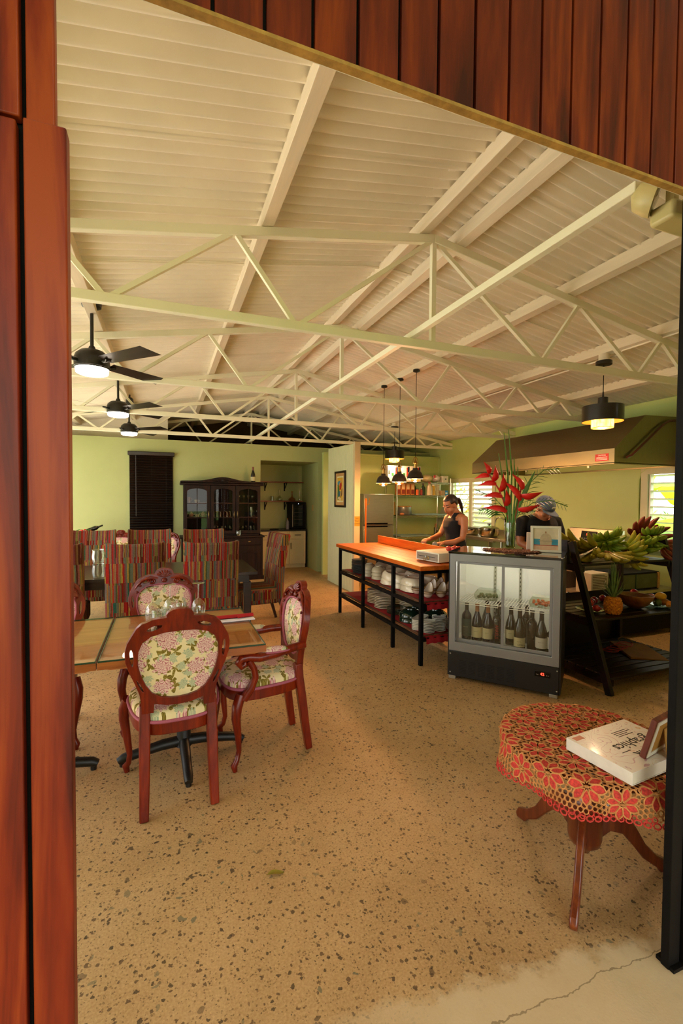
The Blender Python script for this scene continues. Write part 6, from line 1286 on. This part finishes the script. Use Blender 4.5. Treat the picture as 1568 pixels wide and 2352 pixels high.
st=MB().add([(.075,-.012,.11),(.11,-.012,.11),(.125,-.05,.006),(.075,-.05,.006),(.075,-.015,.11),(.11,-.015,.11),(.125,-.053,.006),(.075,-.053,.006)],[(0,1,2,3),(7,6,5,4),(0,3,7,4),(1,5,6,2),(0,4,5,1),(3,2,6,7)]).build('easel_strut',pm('kraft_strut','#b58a44',.8),pf); MB().add([(.088,-.030,.07),(.108,-.030,.07),(.112,-.044,.034),(.09,-.044,.034)],[(0,1,2,3)]).map(lambda x,y,z:(x,y-.006,z)).build('price_sticker',LABELW,st)

# fallen leaf on the floor, and the bottle rack with a plant by the back wall
o=MB().grid(lambda u,v:((u-.5)*.075*(1-.2*abs(2*v-1)),(v-.5)*.024*(1-abs(2*u-1)**3*.7),.003+.006*abs(2*v-1)+.004*sin(5*u)),8,4).build('fallen_leaf',pm('yellow_green_leaf','#8a7a1c',.6,vary=.2,scale=30),loc=(.42,1.82,0),rz=R(-5),smooth=60); tag(o,'small yellow green leaf lying on the floor near the doorway','leaf')
t=thing('bottle_holder','small wooden holder with a dark bottle tilted up by the back wall','holder',(-1.12,8.72,.7505)); MB().box(-.06,.06,-.05,.05,0,.03).box(-.05,-.03,-.04,.04,.03,.24).build('wooden_stand',TABLEE,t)
o=MB().lathe([(0,0),(.036,0),(.0375,.006),(.0375,.19),(.02,.225),(.0145,.24),(.014,.3),(0,.302)],16).build('bottle',DGLASS,t,smooth=60); o.location=(-.14,0,.20); o.rotation_euler=(0,R(68),0)
t=thing('potted_plant','small leafy plant with red flowers beside the tilted bottle','plant',(-1.26,8.62,.7505)); MB().lathe([(0,0),(.04,0),(.055,.09),(.05,.09),(0,.07)],14).build('pot',pm('terracotta_pot','#9a5a2c',.8),t,smooth=50); m=MB(); rnd=random.Random(8)
for i in range(60):
    a=rnd.uniform(0,6.28); z=.09+rnd.random()*.16; r=.02+.07*rnd.random(); c=Vector((r*cos(a),r*sin(a),z)); d=Vector((cos(a),sin(a),rnd.uniform(-.3,.6))).normalized(); e=d.orthogonal().normalized(); m.add([c,c+d*.025+e*.014,c+d*.055,c+d*.025-e*.014],[(0,1,2,3)])
m.build('leaves',GLF,t,smooth=0); m=MB()
for i in range(7): a=rnd.uniform(0,6.28); m.ball((.06*cos(a),.06*sin(a),.22+.04*rnd.random()),.016,.016,.012,8,6)
m.build('red_flowers',RB,t,smooth=60)
# ---------------------------------------------------------------- people
def sk(name,a,b):
    return pm(name,a,.5,vary=.08,scale=12)
SKINW=sk('tan_skin_woman','#b9764c',0); SKINM=sk('tan_skin_man','#a8663e',0); BLKC=pm('black_cotton','#0d0a09',.9,vary=.25,scale=30,bump=.05); HAIRM=pm('dark_brown_hair','#2c170d',.45,vary=.35,scale=40,stretch=(8,8,1)); TROU=pm('black_trousers','#100f10',.85,vary=.2); SHOE=pm('dark_shoe','#1c1a18',.6); CAPM=pm('slate_blue_cap','#5a6478',.8,vary=.12,scale=30,bump=.05); LIPM=pm('lip_tone','#8a4034',.5); BROWM=pm('eyebrow_hair','#2a170e',.7); EYEM=pm('dark_eyes','#1c130e',.3)
def loft(rings,n=24):
    m=MB(); vs=[]
    for z,y,a,b in rings: vs+=[(x,yy+y,z) for x,yy in ellipse(a,b,n,p=2.4)]
    k=len(rings); fs=[(j*n+i,j*n+(i+1)%n,(j+1)*n+(i+1)%n,(j+1)*n+i) for j in range(k-1) for i in range(n)]+[tuple(range(n-1,-1,-1)),tuple((k-1)*n+i for i in range(n))]
    return m.add(vs,fs)
def hand_mb(m,wrist,d,palm_n,s,curl):
    """palm + five bent fingers. d: direction of the hand, palm_n: palm normal, s: side the thumb is on"""
    d=Vector(d).normalized(); nrm=Vector(palm_n); nrm=(nrm-d*nrm.dot(d)).normalized(); side=d.cross(nrm)*s; w=Vector(wrist)
    P=lambda a,b,c: w+d*a+side*b+nrm*c
    m.tube([P(-.02,0,0),P(.02,0,0),P(.055,0,.004),P(.085,0,.006)],[.024,.034,.040,.036],10,flat=.5,up=tuple(nrm))
    for k,(b,L) in enumerate(((.030,.066),(.010,.075),(-.010,.070),(-.029,.056))):
        q=curl+.12*k; a0=P(.078,b,.004); x=a0; path=[x]; ang=0
        for seg,f in ((.45,.55),(.32,.9),(.25,.8)):
            ang+=q*f; x=x+(d*cos(ang)+nrm*sin(ang))*L*seg; path.append(x)
        m.tube(path,[.0098,.0092,.0085,.0072],7)
    m.tube([P(.012,.026,.004),P(.04,.048,.014),P(.065,.052,.03),P(.083,.044,.042)],[.013,.0115,.0105,.0085],7)
def human(name,label,loc,rz,T,hc,hp,hy,arms,skin,torso,fem,hs=1.0):
    """T: torso rings, hc: head centre, hp/hy: head pitch (down) and yaw; arms: list of (points, radii, hand)"""
    m=loft(T)
    nb=Vector((0,T[-1][1],T[-1][0])); M=Matrix.Translation(hc)@Matrix.Rotation(hy,4,'Z')@Matrix.Rotation(-hp,4,'X')@Matrix.Scale(hs,4)
    jaw=M@Vector((0,-.02,-.055)); m.tube([nb-Vector((0,0,.06)),nb,jaw,M@Vector((0,-.02,.0))],[.058,.052,.050,.05] if not fem else [.052,.044,.043,.045],12)
    h=MB(); h.ball((0,-.012,.03),.074,.094,.088,18,14); h.ball((0,.028,-.03),.058,.066,.078,16,12); h.ball((0,.052,-.078),.034,.034,.028,12,8)
    h.tube([(0,.088,.018),(0,.102,-.008),(0,.108,-.026),(0,.088,-.036)],[.008,.011,.014,.008],8); h.ball((.0,.082,-.058),.022,.014,.011,10,6)
    for s in (-1,1): h.ball((s*.074,-.008,-.012),.010,.020,.030,10,8); h.ball((s*.030,.075,.026),.022,.014,.010,8,6); h.ball((s*.04,.055,-.03),.024,.024,.026,10,8)
    h.xf(M); m.v+=h.v and []; k=len(m.v); m.v+=h.v; m.f+=[tuple(i+k for i in f) for f in h.f]; m.m+=h.m
    for pts,rad,hd in arms:
        m.tube(pts,rad,12)
        hand_mb(m,pts[-1],*hd)
    z0=T[0][0]
    for s in (-1,1):
        m.tube([(s*.085,0,z0+.08),(s*.09,.0,z0-.05),(s*.092,.005,.62),(s*.09,.01,.47),(s*.09,-.015,.32),(s*.09,-.01,.12),(s*.09,-.005,.06)],[.085,.088,.072,.055,.055,.04,.04],12); m.ball((s*.095,.055,.045),.042,.125,.045,14,10)
    me=m.mesh('tmp',0); tmp=bpy.data.objects.new('tmp',me); COL.objects.link(tmp)
    r=tmp.modifiers.new('r','REMESH'); r.mode='VOXEL'; r.voxel_size=.0065; sm=tmp.modifiers.new('s','SMOOTH'); sm.factor=.5; sm.iterations=4
    bpy.context.view_layer.update(); dg=bpy.context.evaluated_depsgraph_get(); body=bpy.data.meshes.new_from_object(tmp.evaluated_get(dg)); bpy.data.objects.remove(tmp)
    body.name='body'; body.polygons.foreach_set('use_smooth',[True]*len(body.polygons))
    Mi=M.inverted(); mats=[skin,LIPM,BROWM,EYEM]; body.materials.clear()
    idx=[0]*len(body.polygons); cloth={'top':[], 'trousers':[], 'shoe':[]}
    for p in body.polygons:
        c=p.center; q=Mi@c
        if q.length<.16 and q.y>.055:
            if abs(q.z+.058)<.007 and abs(q.x)<.020 and q.y>.078: idx[p.index]=1
            elif abs(q.z-.040-.10*abs(abs(q.x)-.03))<.0048 and .012<abs(q.x)<.050: idx[p.index]=2
            elif abs(q.z-.016)<.006 and .016<abs(q.x)<.044: idx[p.index]=3
        kind=torso(c,q)
        if kind: cloth[kind].append(p.index)
    body.polygons.foreach_set('material_index',idx)
    t=thing('person',label,'person',loc,rz); obj('body',body,mats,t)
    for kind,mt,off in (('top',BLKC,.007),('trousers',TROU,.009),('shoe',SHOE,.006)):
        if not cloth[kind]: continue
        bm=bmesh.new(); bm.from_mesh(body); bm.faces.ensure_lookup_table(); keep=set(cloth[kind]); bmesh.ops.delete(bm,geom=[f for f in bm.faces if f.index not in keep],context='FACES')
        for _ in range(3): bmesh.ops.smooth_vert(bm,verts=[v for v in bm.verts if v.is_boundary],factor=.5,use_axis_x=True,use_axis_y=True,use_axis_z=True)
        bm.normal_update()
        for v in bm.verts: v.co+=v.normal*off
        cm=bpy.data.meshes.new(kind); bm.to_mesh(cm); bm.free(); cm.materials.clear()
        for p in cm.polygons: p.material_index=0
        obj({'top':'tank_top' if fem else 't_shirt','trousers':'trousers','shoe':'shoes'}[kind],cm,mt,t)
    return t,M
def low(c): 
    if c.z<.085: return 'shoe'
    return None
# woman at the counter
TW=[(.80,0,.165,.105),(.90,-.005,.175,.118),(.98,0,.155,.10),(1.06,.005,.128,.088),(1.14,.012,.128,.092),(1.22,.024,.142,.110),(1.29,.018,.150,.104),(1.345,.0,.150,.078),(1.375,-.005,.115,.062),(1.40,.0,.06,.05)]
def wtor(c,q):
    if low(c): return low(c)
    if c.z<.97 and abs(c.x)<.21 and c.y<.2: return 'trousers'
    if .955<c.z<1.30 and abs(c.x)<.142+.02*(c.z<1.25) and c.y<.175 and c.y>-.15 and not (abs(c.x)>.115 and c.y>.10): return 'top'
    if 1.30<=c.z<1.385 and (.045<abs(c.x)<.105 or (c.y<0 and abs(c.x)<.1 and c.z<1.37) or (c.z<1.325 and abs(c.x)<.12)): return 'top'
t,M=human('person','woman in a black tank top with tied back dark hair working at the counter',(3.26,4.66,0),R(86),TW,Vector((0,.075,1.475)),R(30),R(14),
  [([(-.125,-.005,1.335),(-.175,.0,1.325),(-.205,.01,1.23),(-.215,.04,1.10),(-.19,.13,1.055),(-.14,.24,1.045)],[.045,.05,.043,.036,.034,.025],((.25,.9,-.1),(0,.1,-1),1,.75)),
   ([(.125,-.005,1.335),(.175,.0,1.325),(.20,.03,1.23),(.20,.09,1.12),(.15,.19,1.085),(.09,.30,1.07)],[.045,.05,.043,.036,.034,.025],((-.35,.9,-.05),(0,.1,-1),-1,.8))],SKINW,wtor,True,.98)
h=MB(); h.ball((0,-.020,.038),.083,.100,.094,20,16)
k=[i for i,f in enumerate(h.f) if all(not (h.v[j][1]>.045 and h.v[j][2]<.085-.0) and not (h.v[j][1]>.0 and h.v[j][2]<.03) and h.v[j][2]>-.05 for j in f)]; h.f=[h.f[i] for i in k]; h.m=[0]*len(h.f)
h.ball((0,-.115,.035),.024,.022,.022,10,8); h.xf(M); hr=h.build('hair',HAIRM,t,smooth=80); so=hr.modifiers.new('s','SOLIDIFY'); so.thickness=.006
MB().tube([M@Vector((0,-.118,.035)),M@Vector((0,-.150,.0)),M@Vector((0.0,-.155,-.07)),M@Vector((0,-.14,-.14)),M@Vector((0,-.13,-.19))],[.016,.024,.024,.016,.004],10).build('ponytail',HAIRM,hr,smooth=80)
cl=thing('cleaning_cloth','small grey white cloth held in the hands of the woman at the counter','cloth',(2.90,4.55,1.02)); MB().ball((0,0,0),.035,.03,.05,16,12,f=lambda d:1+.18*sin(7*d[0]+3*d[2])*cos(6*d[1])-.25*max(0,d[2])).build('cloth_bundle',pm('grey_cloth','#9a9488',.9,vary=.2,scale=30),cl,smooth=70); MB().grid(lambda u,v:(.05*(u-.5)+.01*sin(9*v),.012*sin(8*u),-.03-.055*v),6,5).build('hanging_corner',pm('grey_cloth','#9a9488',.9),cl,smooth=70)
# man in a cap behind the fridge
TM=[(.82,0,.165,.11),(.92,0,.17,.118),(1.02,0,.16,.11),(1.12,.008,.165,.112),(1.21,.015,.178,.12),(1.29,.012,.188,.115),(1.345,.0,.178,.09),(1.375,-.005,.12,.072),(1.40,.0,.072,.06)]
def mtor(c,q):
    if low(c): return low(c)
    if c.z<.95 and abs(c.x)<.22 and c.y<.2: return 'trousers'
    if .94<c.z<1.39 and abs(c.x)<.175 and c.y<.17 and q.length>.118 and not (c.z>1.36 and abs(c.x)<.065): return 'top'
    if 1.17<c.z<1.40 and abs(c.x)>=.17 and c.y<.12: return 'top'
t,M=human('person','person in a black t-shirt and slate blue cap looking down behind the fridge',(3.70,3.80,0),R(172),TM,Vector((0,.085,1.455)),R(34),R(10),
  [([(-.15,-.005,1.335),(-.205,.0,1.32),(-.235,.02,1.22),(-.245,.05,1.10),(-.20,.15,1.06),(-.10,.25,1.05)],[.052,.058,.05,.042,.038,.028],((.7,.7,-.1),(0,.0,-1),1,.5)),
   ([(.15,-.005,1.335),(.205,.0,1.32),(.235,.02,1.22),(.245,.05,1.10),(.20,.15,1.06),(.10,.25,1.04)],[.052,.058,.05,.042,.038,.028],((-.7,.7,-.1),(0,0,-1),-1,.5))],SKINM,mtor,False,1.04)
h=MB(); h.ball((0,-.018,.030),.080,.099,.090,20,16); k=[i for i,f in enumerate(h.f) if all(not (h.v[j][1]>.0) and h.v[j][2]>-.06 for j in f)]; h.f=[h.f[i] for i in k]; h.m=[0]*len(h.f); h.xf(M); hr=h.build('hair',HAIRM,t,smooth=80); so=hr.modifiers.new('s','SOLIDIFY'); so.thickness=.005
c=MB(); c.ball((0,-.012,.040),.088,.106,.095,24,18); k=[i for i,f in enumerate(c.f) if all(c.v[j][2]>.032 for j in f)]; c.f=[c.f[i] for i in k]; c.m=[0]*len(c.f)
c.xf(M); cp=c.build('cap_crown',CAPM,t,smooth=60); so=cp.modifiers.new('s','SOLIDIFY'); so.thickness=.004
v=MB()
def vis(u,w):
    a=(u-.5)*2.3; r0=1; x=sin(a)*.082; y0=-.012+cos(a)*.1; y=y0+w*.085*max(.0,cos(a*.95)); return (x*(1+.08*w),y,.040-.012*w-.35*x*x/.08*.6)
v.grid(vis,16,5).xf(M); vo=v.build('cap_visor',CAPM,cp,smooth=60); so=vo.modifiers.new('s','SOLIDIFY'); so.thickness=.004
b=MB().ball((0,-.012,.136),.008,.008,.005,8,6); b.xf(M); b.build('cap_button',CAPM,cp,smooth=60)
lg=MB().box(-.02,.02,.088,.093,.062,.085); lg.xf(M); lg.build('cap_patch',LABELW,cp)
